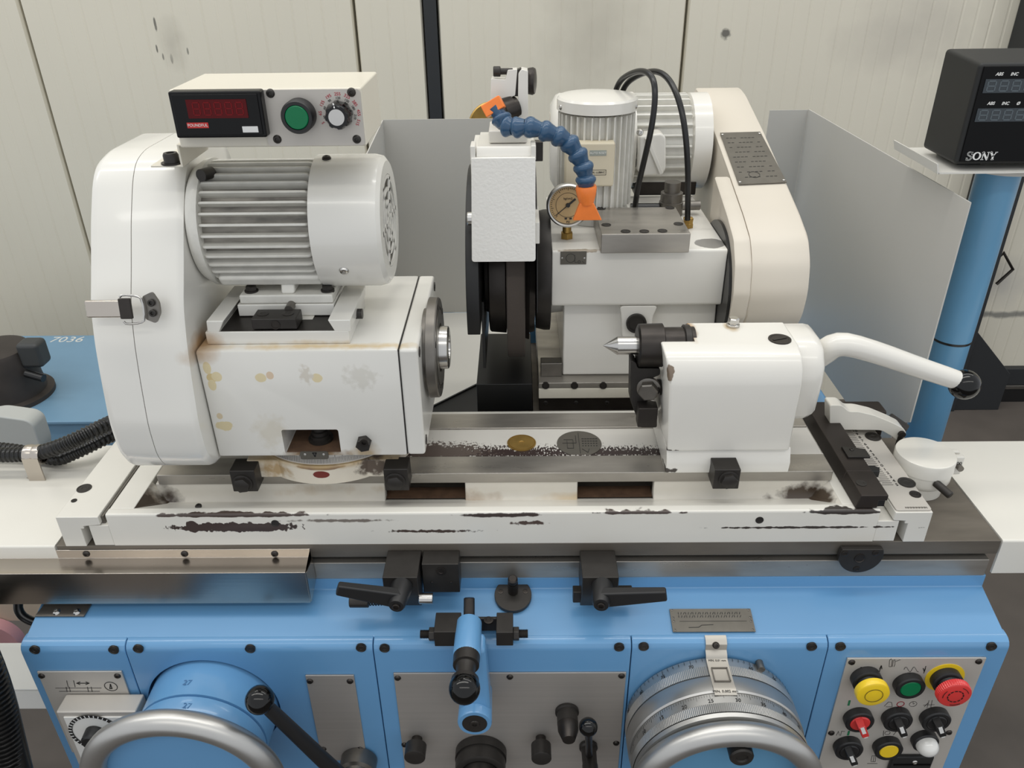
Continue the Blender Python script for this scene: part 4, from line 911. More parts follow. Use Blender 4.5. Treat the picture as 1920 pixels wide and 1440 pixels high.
nf = 36; f0 = None
for i in range(nf):
    t = 2*pi*(i+.5)/nf
    if -1.95 < t-3*pi/2 < .0 and False: pass
    ang = t
    if 4.15 < ang < 5.25: continue                      # the feet sit here
    if f0 is None:
        m = MB().prism('y', rounded([(mx0+.001, .056), (mx0+.001, .0700), (mx1-.003, .0700), (mx1-.003, .056)], [0, .006, .010, 0]), -.0016, .0016)
        f0 = m.build('fin', 'cast_white_paint', mt_, .0008, 1)
        f0.data.transform(Matrix.Translation(Vector(f0.location)+wpos(mt_)))
        o = f0
    else: o = f0.copy(); COL.objects.link(o); o.parent = mt_
    o.location = Vector((0, MY, MZ))-wpos(mt_); o.rotation_euler = (ang-pi/2, 0, 0)
MB().lathe((mx1+.002, MY, MZ), (1, 0, 0), [(-.004, .0745), (.060, .0745), (.068, .0725), (.072, .067), (.072, .0525), (.070, .0525), (.066, .066), (-.002, .071)], 64, closed=True).build('fan_cover', 'headstock_paint', mt_)
cx = mx1+.074
# slotted fan grille: rings and spokes
gr = MB(); 
for r0, r1 in ((.052, .0475), (.038, .034), (.024, .020)): gr.lathe((cx, MY, MZ), (1, 0, 0), [(-.002, r0), (0, r0), (0, r1), (-.002, r1)], 48, closed=True)
gr.lathe((cx, MY, MZ), (1, 0, 0), [(-.002, .010), (0, .010), (0, .004), (-.002, .004)], 24, closed=True)
for k in range(6):
    t = pi*k/3; d = Vector((0, math.cos(t), math.sin(t))); s_ = Vector((0, -math.sin(t), math.cos(t)))*.003; c = Vector((cx, MY, MZ))
    a_ = c+d*.009; b_ = c+d*.051; h = Vector((-.002, 0, 0)); gr.hexa([a_-s_+h, b_-s_+h, b_+s_+h, a_+s_+h, a_-s_, b_-s_, b_+s_, a_+s_])
gr.build('fan_grille', 'headstock_paint', mt_)
p = ay(645, 508, MY-.066); t = math.atan2(p.z-MZ, p.y-MY); d = Vector((0, math.cos(t), math.sin(t)))
dome_screw(Vector((p.x, MY, MZ))+d*.0745, d, .0055, mt_, 'bright_steel'); 
dome_screw(Vector((mx1+.012, MY-.01, MZ+.0745)), (0, -.1, 1), .005, mt_, 'dark_steel')
zft = zr+.004
x0 = ay(450, 553, .165).x; x1 = ay(633, 553, .165).x
MB().box(max(x0, X(419, 602)+.0006), min(x1, X(614, 602)-.0006), .150, .262, zf+.0014, zf+.0155).build('slide_plate', 'headstock_paint', mt_, .001)
MB().box(x0+.003, x1-.003, .152, .258, zf+.0157, zf+.0265).build('foot_plate', 'cast_white_paint', mt_, .002)
xm = ay(537, 520, .16).x
MB().prism('x', [(.155, zf+.026), (.255, zf+.026), (.245, MZ-.045), (.165, MZ-.045)], xm-.008, xm+.008).build('foot_web', 'cast_white_paint', mt_, .003)
MB().prism('x', [(.150, MZ-.048), (.158, MZ-.060), (.252, MZ-.060), (.26, MZ-.048), (.250, MZ-.040), (.16, MZ-.040)], mx0+.006, mx1-.001).build('foot_shelf', 'cast_white_paint', mt_, .004, 3)
for px in (468, 612): hex_bolt(Vector((ay(px, 538, .16).x, .164, zf+.0265)), (0, 0, 1), .006, .007, mt_)
p = Vector((mx0+.012, MY-.025, MZ+.064))
MB().cyl(p, p+Vector((-.006, -.016, .001)), .0065, 20).build('cable_gland', 'black_oxide', mt_)
# ---------------------------------------------------------------- speed control box on top
BY = .112; zb_ = ay(500, 276, BY).z; zt_ = ay(500, 166, BY).z; bx0_ = ay(326, 220, BY).x; bx1_ = ay(682, 215, BY).x
yk = az(540, 136, zt_).y
bxo = thing('speed_control_box', 'cream speed control box with red digital meter above the motor', 'control box', ((bx0_+bx1_)/2, (BY+yk)/2, zb_))
xm = ay(497, 220, BY).x
MB().box(bx0_, bx1_, BY, yk, zb_, zt_).build('case', 'cream_paint', bxo, .002)
a = ay(500, 163, BY); 
fp = MB().prism('y', rounded([(xm-.0005, zb_+.0015), (bx1_-.001, zb_+.0015), (bx1_-.001, zt_-.001), (xm-.0005, zt_-.001)], .004), BY-.0022, BY).build('front_plate', 'panel_aluminium', bxo)
for px, py_ in ((507, 175), (659, 173), (520, 261), (669, 261)): dome_screw(ay(px, py_, BY-.0022), (0, -1, 0), .0042, bxo, 'black_oxide')
m0 = ay(318, 172, BY-.014); m1 = ay(499, 258, BY-.014)
mx_0 = ay(326, 215, BY-.014).x-.002; mx_1 = ay(494, 215, BY-.014).x
mtr = MB().box(mx_0, mx_1, BY-.014, BY, m1.z, m0.z).build('panel_meter', 'meter_black', bxo, .002)
MB().box(mx_0+.003, mx_1-.003, BY-.0152, BY-.0138, m1.z+.003, m0.z-.0025).build('meter_lens', 'meter_black', mtr, .0006)
a = ay(349, 187, BY-.0155); b = ay(465, 221, BY-.0155)
wx_0 = (a.x+ay(352, 220, BY-.0155).x)/2; wx_1 = (ay(462, 187, BY-.0155).x+b.x)/2
MB().box(wx_0, wx_1, BY-.0158, BY-.0150, b.z, a.z).build('red_window', 'red_window', mtr)
def seven(mb_, o, xdir, udir, wd, h, th, nrm, lw):
    xdir = Vector(xdir); udir = Vector(udir); o = Vector(o)
    q = lambda x, u: o+xdir*x*wd+udir*u*h
    for (x0, u0, x1, u1) in ((.12, 1, .88, 1), (.12, .5, .88, .5), (.12, 0, .88, 0), (0, .08, 0, .44), (0, .56, 0, .92), (1, .08, 1, .44), (1, .56, 1, .92)): mb_.stroke([q(x0, u0), q(x1, u1)], lw, nrm, th)
mb = MB(); hh = a.z-b.z
for i in range(5): seven(mb, (wx_0+.006+i*(wx_1-wx_0-.006)/5, BY-.0159, b.z+hh*.18), (1, 0, 0), (0, 0, 1), .0062, hh*.66, .0002, (0, -1, 0), .0012)
mb.build('digit_segments', 'red_segment', mtr)
a = ay(350, 230, BY-.0153); b = ay(392, 240, BY-.0153); MB().box(a.x, b.x, BY-.0157, BY-.0151, b.z, a.z).build('red_badge', 'red_label', mtr)
tm = MB(); tm.text('POUNDFUL', Vector(((a.x+b.x)/2, BY-.0157, (a.z+b.z)/2)), (1, 0, 0), (0, 0, 1), .0037); tm.build('badge_lettering', 'white_print', mtr)
a = ay(454, 237, BY-.0153); b = ay(485, 248, BY-.0153); MB().box(a.x, b.x, BY-.0157, BY-.0151, b.z, a.z).build('white_sticker', 'white_print', mtr)
c = ay(553, 221, BY-.018)
r_ = (ay(583, 221, BY-.018).x-ay(521, 221, BY-.018).x)/2
pb = MB().lathe((c.x+.0015, BY-.002, c.z), (0, -1, 0), [(0, r_*1.0), (.013, r_), (.0155, r_*.92), (.0155, r_*.74), (.014, r_*.72)], 48).build('start_button', 'black_plastic', bxo)
MB().lathe((c.x+.0015, BY-.014, c.z), (0, -1, 0), [(0, r_*.71), (.003, r_*.71), (.004, r_*.66), (.0042, 0)], 40).build('cap', 'green_cap', pb)
c = ay(637, 214, BY-.002); n = 24; vs = []; fs = []
prof = [(0, .0132), (.002, .0134), (.013, .0122), (.0155, .0110), (.0158, .0078), (.0158, .0001)]; k = len(prof)
for i in range(n*2):
    t = pi*i/n; d = .0011*(1 if (i//3) % 2 else 0)
    vs += [Vector((c.x+(r-d)*math.cos(t), BY-.0022-h, c.z+(r-d)*math.sin(t))) for h, r in prof]
for i in range(n*2):
    j = (i+1) % (n*2); fs += [(i*k+q_, j*k+q_, j*k+q_+1, i*k+q_+1) for q_ in range(k-1)]
kn = MB().add(vs, fs).build('speed_knob', 'black_gloss', bxo)
MB().lathe((c.x, BY-.0170, c.z), (0, -1, 0), [(0, .0080), (.0016, .0076), (.0018, 0)], 36).build('knob_insert', 'bright_steel', kn)
MB().stroke([(c.x-.001, BY-.018, c.z+.0088), (c.x-.002, BY-.0165, c.z+.0125)], .0012).build('knob_line', 'white_print', kn)
tr_ = MB(); tb_ = MB(); kc = Vector((c.x, BY-.0023, c.z))
for i, s_ in enumerate(('5', '65', '135', '195', '255', '325', '385', '455', '515')):
    t = math.radians(205-i*(230/8)); d = Vector((math.cos(t), 0, math.sin(t))); tr_.text(s_, kc+d*.0186, d.cross(Vector((0, 1, 0))) if False else Vector((math.sin(t), 0, -math.cos(t))), d, .0042)
for i, s_ in enumerate(('30', '60', '90', '120', '150', '180', '210')):
    t = math.radians(190-i*(200/6)); d = Vector((math.cos(t), 0, math.sin(t))); tb_.text(s_, kc+d*.0150, Vector((math.sin(t), 0, -math.cos(t))), d, .0032)
tr_.build('red_scale_numbers', 'red_print', bxo); tb_.build('black_scale_numbers', 'black_print', bxo)
# bent bracket carrying the box
zc = .5343
bp0 = az(278, 318, zc); bp1 = az(341, 316, zc)
bkt = thing('box_bracket', 'bent metal bracket holding the speed control box to the belt cover', 'bracket', (bp0.x, bp0.y, zc))
MB().prism('y', [(bp0.x, zc+.0003), (bp1.x, zc+.0003), (bp1.x, zb_-.0022), (bx1_-.02, zb_-.0022), (bx1_-.02, zb_-.0003), (bp1.x-.0022, zb_-.0003), (bp1.x-.0022, zc+.0023), (bp0.x, zc+.0023)], bp1.y+.004, yk-.005).build('bracket_sheet', 'cream_paint', bkt, .0006)
q0 = az(315, 312, zc+.0023); socket_screw(q0+Vector((0, .012, 0)), (0, 0, 1), .0078, .011, bkt)
MB().lathe(q0+Vector((0, .012, 0)), (0, 0, 1), [(0, .011), (.0015, .011), (.0015, .006)], 28).build('washer', 'dark_steel', bkt)
# ---------------------------------------------------------------- clamp blocks on the trough edge
def clamp_block(xl, xr, yt, yb_, bolt, label):
    yf_ = .092; x0 = ay(xl, yt, yf_).x; x1 = ay(xr, yt, yf_).x; z1 = ay((xl+xr)/2, yt, yf_).z; z0 = ay((xl+xr)/2, yb_, yf_).z
    t = thing('clamp_block', label, 'clamp block', ((x0+x1)/2, yf_, z0))
    MB().box(x0, x1, yf_, .1184, z0, z1).build('block', 'black_oxide', t, .001)
    hex_bolt(ay(bolt[0], bolt[1], yf_), (0, -1, 0), .0095, .007, t)
clamp_block(429, 476, 883, 922, (455, 906), 'black clamp block with hexagon bolt under the belt cover side of the workhead')
clamp_block(718, 764, 880, 920, (741, 902), 'black clamp block with hexagon bolt under the spindle side of the workhead')
clamp_block(1341, 1390, 881, 917, (1366, 899), 'black clamp block with hexagon bolt under the tailstock foot')
# ================================================================== tailstock
tp_ = [((.183, .113, .298), (.006, .012, .014), (120, 104, 88), 120., .7, .08), ((.187, .114, .189), (.012, .012, .003), (70, 64, 60), 150., 1.2, .2), ((.215, .19, .318), (.008, .03, .02), (176, 140, 92), 60., .6, .4), ((.27, .195, .318), (.008, .012, .006), (190, 170, 136), 60., .6, .4), ((.19, .118, .160), (.012, .02, .003), (60, 54, 50), 150., 1.2, .2)]
mat('tailstock_paint', (224, 221, 213), .26, var=.03, vscale=9, coat=.35, bump=.04, bscale=60, patches=tp_)
ts = thing('tailstock', 'white tailstock casting with dark quill and dead centre', 'tailstock', (.265, .19, WZ))
MB().prism('x', [(.1165, WZ+.0003), (.1150, .1705), (.122, .1885), (.255, .1885), (.258, WZ+.0003)], .190, .3415).build('foot', 'tailstock_paint', ts, .0012)
pr = [(.1145, .1885, .1895), (.1135, .280, .1850), (.1165, .298, .1825), (.127, .3115, .1790), (.145, .3175, .1770), (.205, .3180, .1770), (.225, .306, .180), (.235, .285, .184), (.235, .1885, .1895)]
A = [(x, y, z) for y, z, x in pr]; B = [(.3370, y, z) for y, z, x in pr]
tbody = MB().loft(A, B).build('body', 'tailstock_paint', ts, .003, 3, hard=False)
nx = az(1304, 641, .318).x; ny = az(1270, 640, .318).y
cut(tbody, [MB().box(.15, nx, ny, .30, .262, .36)])
zb_ = ay(1510, 786, .150).z
bp = [(.140, zb_+.012), (.134, .270), (.136, .292), (.150, .310), (.168, .3165), (.205, .3165), (.225, .305), (.234, .285), (.234, zb_+.01), (.222, zb_), (.152, zb_)]
c3 = [(.3366, *p) for p in bp]; inb = lambda d: [(sum(q[0] for q in bp)/len(bp)+(y-sum(q[0] for q in bp)/len(bp))*(1-d), sum(q[1] for q in bp)/len(bp)+(z-sum(q[1] for q in bp)/len(bp))*(1-d)) for y, z in bp]
skin([c3, [(.360, *p) for p in bp], [(.3665, *p) for p in inb(.03)], [(.3705, *p) for p in inb(.10)], [(.372, *p) for p in inb(.2)]], 'barrel', 'tailstock_paint', ts, 45)
q = az(1374, 611, .318); hex_bolt(q, (0, 0, 1), .0062, .011, ts, 'bright_steel', True)
q = az(1462, 636, .3181); MB().lathe(q, (0, 0, 1), [(-.002, .0135), (.0008, .0132), (.0008, .0108), (.0003, .0102), (.0003, 0)], 32).build('oil_plug', 'dark_steel', ts)
MB().stroke([q+Vector((-.008, -.003, .0002)), q+Vector((.008, .003, .0002))], .0022, (0, 0, 1), .0008).build('plug_slot', 'black_oxide', ts)
QC = Vector((0, .180, .3007)); xq = lambda px: ay(px, 648, .180).x
def qlathe(px0, prof, name, m, seg=48): return MB().lathe(Vector((px0, QC.y, QC.z)), (1, 0, 0), prof, seg).build(name, m, ts, angle=14)
x0 = xq(1130); xc = xq(1157); xn = xq(1194); xs_ = xq(1242); xe = xq(1279); xe2 = nx+.03
qlathe(x0, [(0, .0001), (xc-x0, .0112), (xn-x0+.004, .0112)], 'dead_centre', 'bright_steel')
qlathe(xn, [(0, .022), (.002, .0262), (xs_-xn-.001, .0268), (xs_-xn, .025)], 'quill_collar', 'dark_steel')
qlathe(xs_, [(0, .0220), (xe-xs_, .0220)], 'quill', 'dark_steel')
qlathe(xe, [(0, .0235), (.001, .0250), (.0075, .0250), (.0085, .0235)], 'dust_ring', 'black_oxide')
qlathe(xe+.0085, [(0, .0225), (nx-xe-.0085+.004, .0225)], 'quill_root', 'dark_steel')
hn = ay(1226, 727, .168)
dh = thing('dresser_holder', 'black bracket hanging under the tailstock quill with a hexagon bolt', 'bracket', (.165, .17, .2))
pts = [(1183, 676), (1193, 680), (1196, 691), (1238, 691), (1238, 703), (1217, 712), (1214, 752), (1224, 768), (1232, 768), (1232, 802), (1200, 802), (1194, 783), (1182, 752)]
hxy = [(ay(x, y, .168).x, ay(x, y, .168).z) for x, y in pts]
MB().prism('y', rounded(hxy, .003), .168, .190).build('bracket_plate', 'black_oxide', dh, .0012)
b0 = ay(1198, 766, .150); b1 = ay(1231, 801, .150); MB().box(b0.x, b1.x, .150, .168, b1.z, b0.z).build('holder_block', 'dark_steel', dh, .001)
hex_bolt(hn+Vector((-.006, 0, .0)), (-.25, -1, 0), .0115, .014, dh, 'dull_steel', True)
MB().lathe(hn+Vector((.004, .002, 0)), (1, 0, 0), [(i*.001, .0105 if i % 2 else .0095) for i in range(14)], 28).build('threaded_stud', 'black_oxide', dh)
hl = thing('tailstock_lever', 'cranked white tailstock lever ending in a glossy black ball', 'lever', (.46, .17, .25))
path = [(1515, 678, .192), (1545, 660, .182), (1566, 646, .174), (1592, 646, .170), (1650, 663, .168), (1720, 688, .166), (1792, 712, .164)]
pp = [ay(*p) for p in path]
MB().tube(pp, .013, 20, smooth=1, radii=[.0165, .0118]).build('crank', 'tailstock_paint', hl)
MB().sphere(ay(1808, 721, .163), .0185, 36).build('ball_knob', 'black_gloss', hl)
# ================================================================== wheelhead
mat('wheelhead_paint', (224, 221, 213), .27, var=.04, vscale=8, coat=.35, bump=.04, bscale=60, patches=[(tuple(az(1331, 456, .362)), (.021, .020, .01), (126, 124, 120), 60., .25, .04), ((.09, .345, .362), (.03, .006, .003), (150, 138, 120), 90., .9, .2)])
wh = thing('wheelhead', 'white wheelhead casting on its slide behind the work table', 'wheelhead', (.18, .45, .1))
WYF = .345
pr = rounded([(WYF, .279), (WYF, .362), (.60, .362), (.60, .279)], [.006, .004, 0, 0])
MB().prism('x', pr, .0560, .2950).build('head_casting', 'wheelhead_paint', wh, .0015)
MB().prism('x', rounded([(WYF+.010, .163), (WYF+.024, .2795), (.60, .2795), (.60, .163)], .004), .0745, .2950).build('pedestal', 'wheelhead_paint', wh, .004, 3)
xr0 = ay(1166, 580, WYF).x; xr1 = ay(1226, 580, WYF).x
MB().prism('y', rounded([(xr0-.003, .2785), (xr1+.006, .2785), (xr1, .262), (xr1, .222), (xr0+.004, .222), (xr0, .262)], .006), WYF+.002, WYF+.03).build('centre_rib', 'wheelhead_paint', wh, .004, 3)
MB().lathe(ay(1193, 606, WYF), (0, -1, 0), [(-.004, .0145), (.003, .0145), (.003, .0115), (.0005, .011), (.0005, 0)], 32).build('sight_glass', 'black_oxide', wh)
MB().cyl((.062, .42, .285), (.092, .42, .268), .052, 36, r2=.03).build('bearing_boss', 'cast_white_paint', wh)
# slide
MB().box(.0385, .32, .3325, .62, .1535, .1628).build('slide_plate', 'steel_way', wh, .0008)
z1 = ay(1010, 718, .3322).z; z0 = ay(1010, 748, .3300).z
MB().prism('x', rounded([(.3300, z0), (.3322, .1534), (.60, .1534), (.60, z0)], [.002, 0, 0, 0]), .0385, .32).build('slide_cover', 'cream_paint', wh, .0008)
for px in (1023, 1077, 1131): sunk_screw(ay(px, 723, .3320), (0, -1, .1), .0055, wh, 'dark_steel')
MB().box(.0395, .32, .334, .60, z0-.022, z0-.0005).build('slide_way', 'dark_steel', wh, .0008)
for px in (1023, 1080, 1138): dome_screw(ay(px, 755, .334), (0, -1, 0), .0035, wh, 'black_oxide')
MB().box(.030, .32, .29, .60, .060, z0-.0222).build('slide_base', 'steel_table', wh, .0008)
MB().box(.042, .0735, .352, .372, .1628, .185).build('gib_block', 'dull_steel', wh, .001)
p = ay(1000, 650, .56); q = ay(1000, 608, .56); MB().box(p.x-.0065, p.x+.0060, .56, .57, -.002, q.z).build('telescopic_edge', 'column_blue', wh)
MB().lathe((.0350, .42, .305), (1, 0, 0), [(0, .085), (.012, .088), (.0205, .088)], 56).build('spindle_flange', 'black_oxide', wh)
# id plate
a = ay(1051, 470, WYF); b = ay(1099, 495, WYF); MB().box(a.x, b.x, WYF-.0012, WYF, b.z, a.z-.001).build('id_plate', 'data_plate_grey', wh)
mb = MB(); q = lambda px, py_: ay(px, py_, WYF-.0013)
mb.ringline(q(1070, 484), .0062, .0004, seg=20).stroke([q(1078, 478), q(1078, 492), q(1082, 492)], .0004).ringline(q(1086, 491), .0018, .0004, seg=10).stroke([q(1092, 490), q(1095, 493)], .0005).build('engraving', 'black_print', wh)
for px in (1054, 1096): dome_screw(ay(px, 484, WYF-.0012), (0, -1, 0), .0013, wh, 'bright_steel', 'rivet')
# grinding wheel with flanges
gw = thing('grinding_wheel', 'narrow dark grinding wheel with stepped flanges in the wheel guard', 'grinding wheel', (.006, .42, .17))
SC = (.42, .305); x0 = ay(950, 600, .29).x; x1 = ay(985, 600, .29).x
MB().lathe((x0, *SC), (1, 0, 0), [(0, .04), (0, .126), (.0012, .1275), (x1-x0-.0012, .1275), (x1-x0, .126), (x1-x0, .04)], 96).build('abrasive', 'wheel_abrasive', gw)
MB().lathe((x0-.026, *SC), (1, 0, 0), [(0, .05), (.0, .088), (.002, .090), (.024, .092), (.026, .05)], 64).build('outer_flange', 'dark_steel', gw)
MB().lathe((x0-.0315, *SC), (1, 0, 0), [(0, .02), (.0, .060), (.0056, .062)], 48).build('hub', 'dull_steel', gw)
MB().lathe((x1, *SC), (1, 0, 0), [(0, .05), (.0, .100), (.006, .102), (.0065, .092), (.014, .090), (.015, .05)], 64).build('inner_flange', 'dark_steel', gw)
# wheel guard
gd = thing('wheel_guard', 'white wheel guard with leather grained hinged front over a black inside', 'wheel guard', (-.01, .42, .26))
def arc(r, a0, a1, n=36, c=SC): return [(c[0]-r*math.cos(math.radians(a0+(a1-a0)*i/n)), c[1]+r*math.sin(math.radians(a0+(a1-a0)*i/n))) for i in range(n+1)]
zl = ay(890, 620, .285).z
R1 = .152
dz = zl-SC[1]; aa = math.degrees(math.asin(dz/R1))
MB().prism('x', arc(R1, aa, 180-aa, 48), -.0585, -.0415).build('left_wall', 'black_paint', gd, .001)
MB().box(ay(905, 650, .34).x, ay(905, 650, .34).x+.004, .335, .52, ay(900, 690, .335).z, zl+.02).build('inner_skirt', 'black_paint', gd)
shell = arc(R1, 38, 200, 48)+list(reversed(arc(R1-.006, 38, 200, 48)))
MB().prism('x', shell, -.0530, .0330).build('shell', 'black_paint', gd)
MB().prism('x', arc(R1, 0, 180, 48), .0340, .0350).build('right_wall', 'black_paint', gd)
fx0 = -.0492; fx1 = .0320; fy = .270; fz0 = ay(945, 491, fy).z; fz1 = ay(945, 296, fy).z
MB().prism('y', rounded([(fx0, fz0), (fx1, fz0), (fx1-.0006, fz1), (fx0+.004, fz1)], [.004, .004, .001, .001]), fy, fy+.006).build('front_door', 'leather_white_paint', gd, .0015)
a0 = math.degrees(math.asin((fz0+.02-SC[1])/(R1+.0005))); a1 = math.degrees(math.acos((SC[0]-.40)/(R1+.0005)))
MB().prism('x', [(fy+.0062, fz0+.02), (fy+.0062, fz1-.001), (.40, fz1-.001)]+arc(R1+.0005, a1, a0, 20), fx0+.003, fx1-.001).build('door_box', 'wheelhead_paint', gd)
MB().box(fx1-.0005, fx1+.005, fy+.004, .345, fz0+.022, fz0+.05).build('latch_plate', 'guard_light', gd, .001)
ht = ay(945, 274, .300).z
MB().prism('x', rounded([(fy+.004, fz1-.001), (fy+.010, fz1+.012), (.300, ht-.004), (.40, ht-.004), (.40, fz1-.001)], .003), fx0+.010, fx1-.004).build('top_cover', 'wheelhead_paint', gd, .002)
for xx in (fx0+.003, fx1-.006): MB().box(xx, xx+.006, fy+.002, fy+.030, fz1-.004, fz1+.0135).build('hinge_ear', 'wheelhead_paint', gd, .001)
p = ay(876, 410, .295); MB().cyl((p.x, .295, p.z), (p.x+.010, .295, p.z), .0085, 24, ch=.001).build('latch_knob', 'bright_steel', gd)
MB().box(p.x+.010, fx0+.004, .288, .302, p.z-.018, p.z+.014).build('latch_block', 'guard_light', gd, .001)
p = ay(1012, 283, .34); MB().box(fx1, p.x+.004, .335, .35, p.z-.012, p.z+.012).build('side_latch', 'black_oxide', gd, .001)
# wheel dresser on top of the guard
DY = .36; q = lambda px, py_, y=DY: ay(px, py_, y)
dr = thing('wheel_dresser', 'white wheel dresser head with knurled knob standing on the guard', 'dresser', (q(960, 250).x, DY, ht))
a = q(918, 268); b = q(988, 245)
MB().box(a.x, b.x, DY-.030, DY+.03, ht-.0035, ht+.012).build('base', 'wheelhead_paint', dr, .002)
xz = lambda pts, y=DY: [(ay(x, y_, y).x, ay(x, y_, y).z) for x, y_ in pts]
MB().prism('y', rounded(xz([(921, 146), (948, 148), (952, 130), (970, 129), (966, 178), (945, 182), (944, 196), (919, 200)]), .0015), DY-.006, DY+.012).build('left_cheek', 'wheelhead_paint', dr, .001)
MB().prism('y', rounded(xz([(972, 136), (978, 128), (990, 131), (990, 246), (970, 246)]), .0015), DY-.008, DY+.014).build('right_cheek', 'wheelhead_paint', dr, .001)
MB().prism('y', xz([(964, 133), (977, 128), (972, 180), (962, 180)]), DY-.002, DY+.01).build('cheek_gap_shade', 'dark_steel', dr)  # dark wedge standing in for the shade between the two cheeks
c = q(934, 134); MB().cyl(c, c+Vector((.018, 0, 0)), .0038, 16).build('screw_shank', 'black_oxide', dr); MB().cyl(c+Vector((-.006, 0, 0)), c+Vector((.003, 0, 0)), .0062, 20, ch=.0008).build('screw_head', 'black_oxide', dr)
c = q(990, 152, DY+.012); MB().lathe(c, (1, -.15, 0), [(0, .0155), (.006, .0165), (.009, .0150), (.010, .010), (.010, 0)], 36).build('side_knob', 'dark_steel', dr)
c = q(968, 200); MB().lathe(c, (-1, -.55, -.25), [(0, .013), (.006, .013), (.006, .0155), (.020, .0155), (.021, .0135), (.024, .013)], 36).build('knurled_sleeve', 'dark_steel', dr)
c = ay(922, 236, 1.15); R_ = c.x-ay(878, 236, 1.15).x
bd = thing('brass_dish', 'brass coloured round dish on a stand peeking over the splash guard', 'dish', (c.x, 1.15, FZ))
MB().lathe(c, (.1, -1, .1), [(0, R_*.96), (.004, R_), (.012, R_), (.014, R_*.95), (.010, R_*.3), (.010, 0)], 48).build('disc', 'brass', bd)
MB().cyl((c.x, 1.17, FZ), (c.x, 1.17, c.z), .012, 16).build('stand', 'dark_steel', bd)
# articulated blue coolant hose
hose = thing('coolant_hose', 'articulated blue coolant hose with orange fan nozzle and orange end clip', 'hose', ay(1100, 410, .30))
HP = [(938, 218, .312), (946, 236, .306), (962, 240, .300), (985, 237, .297), (1014, 243, .296), (1040, 252, .296), (1063, 263, .297), (1080, 284, .295), (1092, 306, .293), (1098, 330, .292), (1099, 352, .291)]
hp = [ay(*p) for p in HP]
def bead(a, b, r=.0128):
    d = b-a; L_ = d.length; k = 8
    prof = [(-L_*.10+.0, r*.70)]+[(L_*.30-math.cos(t)*L_*.42, r*math.sin(t)**.6) for t in [pi*(.2+.5*i/k) for i in range(k+1)]]+[(L_*.85, r*.74), (L_*1.02, r*.66)]
    return MB().lathe(a, d, prof, 28).build('hose_bead', 'hose_blue', hose)
for a, b in zip(hp[:-1], hp[1:]): bead(a, b)
a = hp[-1]; e = ay(1101, 412, .290); dn = (e-a)
n0 = a+dn*.0; mid = a.lerp(e, .48)
MB().lathe(a-dn*.06, dn, [(0, .0125), (dn.length*.08, .0132), (dn.length*.30, .0118), (dn.length*.52, .0090), (dn.length*.56, .0085)], 24).build('nozzle_neck', 'orange_plastic', hose)
sx = Vector((1, 0, 0)); sy_ = dn.normalized().cross(sx).normalized()
def rect(c, hx, hy): return [c+sx*i*hx+sy_*j*hy for i, j in ((-1, -1), (1, -1), (1, 1), (-1, 1))]
MB().loft(rect(a+dn*.45, .0085, .006), rect(e, .0182, .0036)).build('fan_nozzle', 'orange_plastic', hose, .001)
c0 = ay(925, 200, .314); ru = (ay(942, 190, .314)-ay(906, 212, .314)); L_ = ru.length; ru.normalize(); nv = Vector((0, -.9, .3)); nv = (nv-ru*nv.dot(ru)).normalized(); wv = ru.cross(nv)
corner = lambda i, j, k: c0+ru*i*L_*.47+wv*j*.0075+nv*k*.007
MB().hexa([corner(-1, -1, -1), corner(1, -1, -1), corner(1, 1, -1), corner(-1, 1, -1), corner(-1, -1, 1), corner(1, -1, 1), corner(1, 1, 1), corner(-1, 1, 1)]).build('end_clip', 'orange_plastic', hose, .0012)
MB().cyl(hp[0], c0, .0085, 18).build('hose_root', 'hose_blue', hose)
# pressure gauge
GY = .385; gc = ay(1065, 385, GY); gr_ = (ay(1106, 385, GY).x-ay(1025, 385, GY).x)/2
gg = thing('pressure_gauge', 'round pressure gauge with yellowed dial and steel bezel on the wheelhead', 'gauge', (gc.x, GY+.01, .362))
gn_ = Vector((0, -1, .12)).normalized()
MB().lathe(gc+Vector((0, .022, -.003)), gn_, [(0, gr_*.80), (0, gr_*.93), (.018, gr_*.94), (.0185, gr_), (.025, gr_), (.027, gr_*.93), (.026, gr_*.87), (.020, gr_*.86)], 56, closed=True).build('case', 'aluminium', gg)
fc = gc+Vector((0, -.0005, 0)); MB().lathe(fc+Vector((0, .002, 0)), gn_, [(0, gr_*.855), (.0008, gr_*.855), (.0008, 0)], 48).build('dial', 'gauge_paper', gg)
uu_ = Vector((1, 0, 0)); vv_ = uu_.cross(gn_)*-1
G = lambda x, y, h=.0: fc+Vector((0, .002, 0))+gn_*(.0010+h)+uu_*x*gr_+vv_*y*gr_
if G(0, 1).z < fc.z: vv_ = -vv_
mb = MB()
for i in range(41):
    t = math.radians(225-270*i/40); r0 = .68 if i % 5 == 0 else .74; mb.stroke([G(math.cos(t)*r0, math.sin(t)*r0), G(math.cos(t)*.8, math.sin(t)*.8)], .0006, gn_)
mb.ringline(G(0, 0), gr_*.56, .0004, gn_, 30, 0, 2*pi); mb.stroke([G(-.12, -.62), G(-.06, -.62)], .0025, gn_); mb.stroke([G(.10, -.62), G(.16, -.62)], .0025, gn_)
for t_, xx, yy in (('kg/cm2', 0, .3), ('PSI', .02, -.78)): mb.text(t_, G(xx, yy), uu_, vv_, .0042)
mb.build('dial_marks', 'black_print', gg)
MB().stroke([G(-.55, -.46, .001), G(0, 0, .001)], .0011, gn_).stroke([G(0, 0, .001), G(.32, .27, .001)], .0028, gn_).lathe(G(0, 0), gn_, [(0, .003), (.003, .0028), (.003, 0)], 16).build('needle', 'black_print', gg)
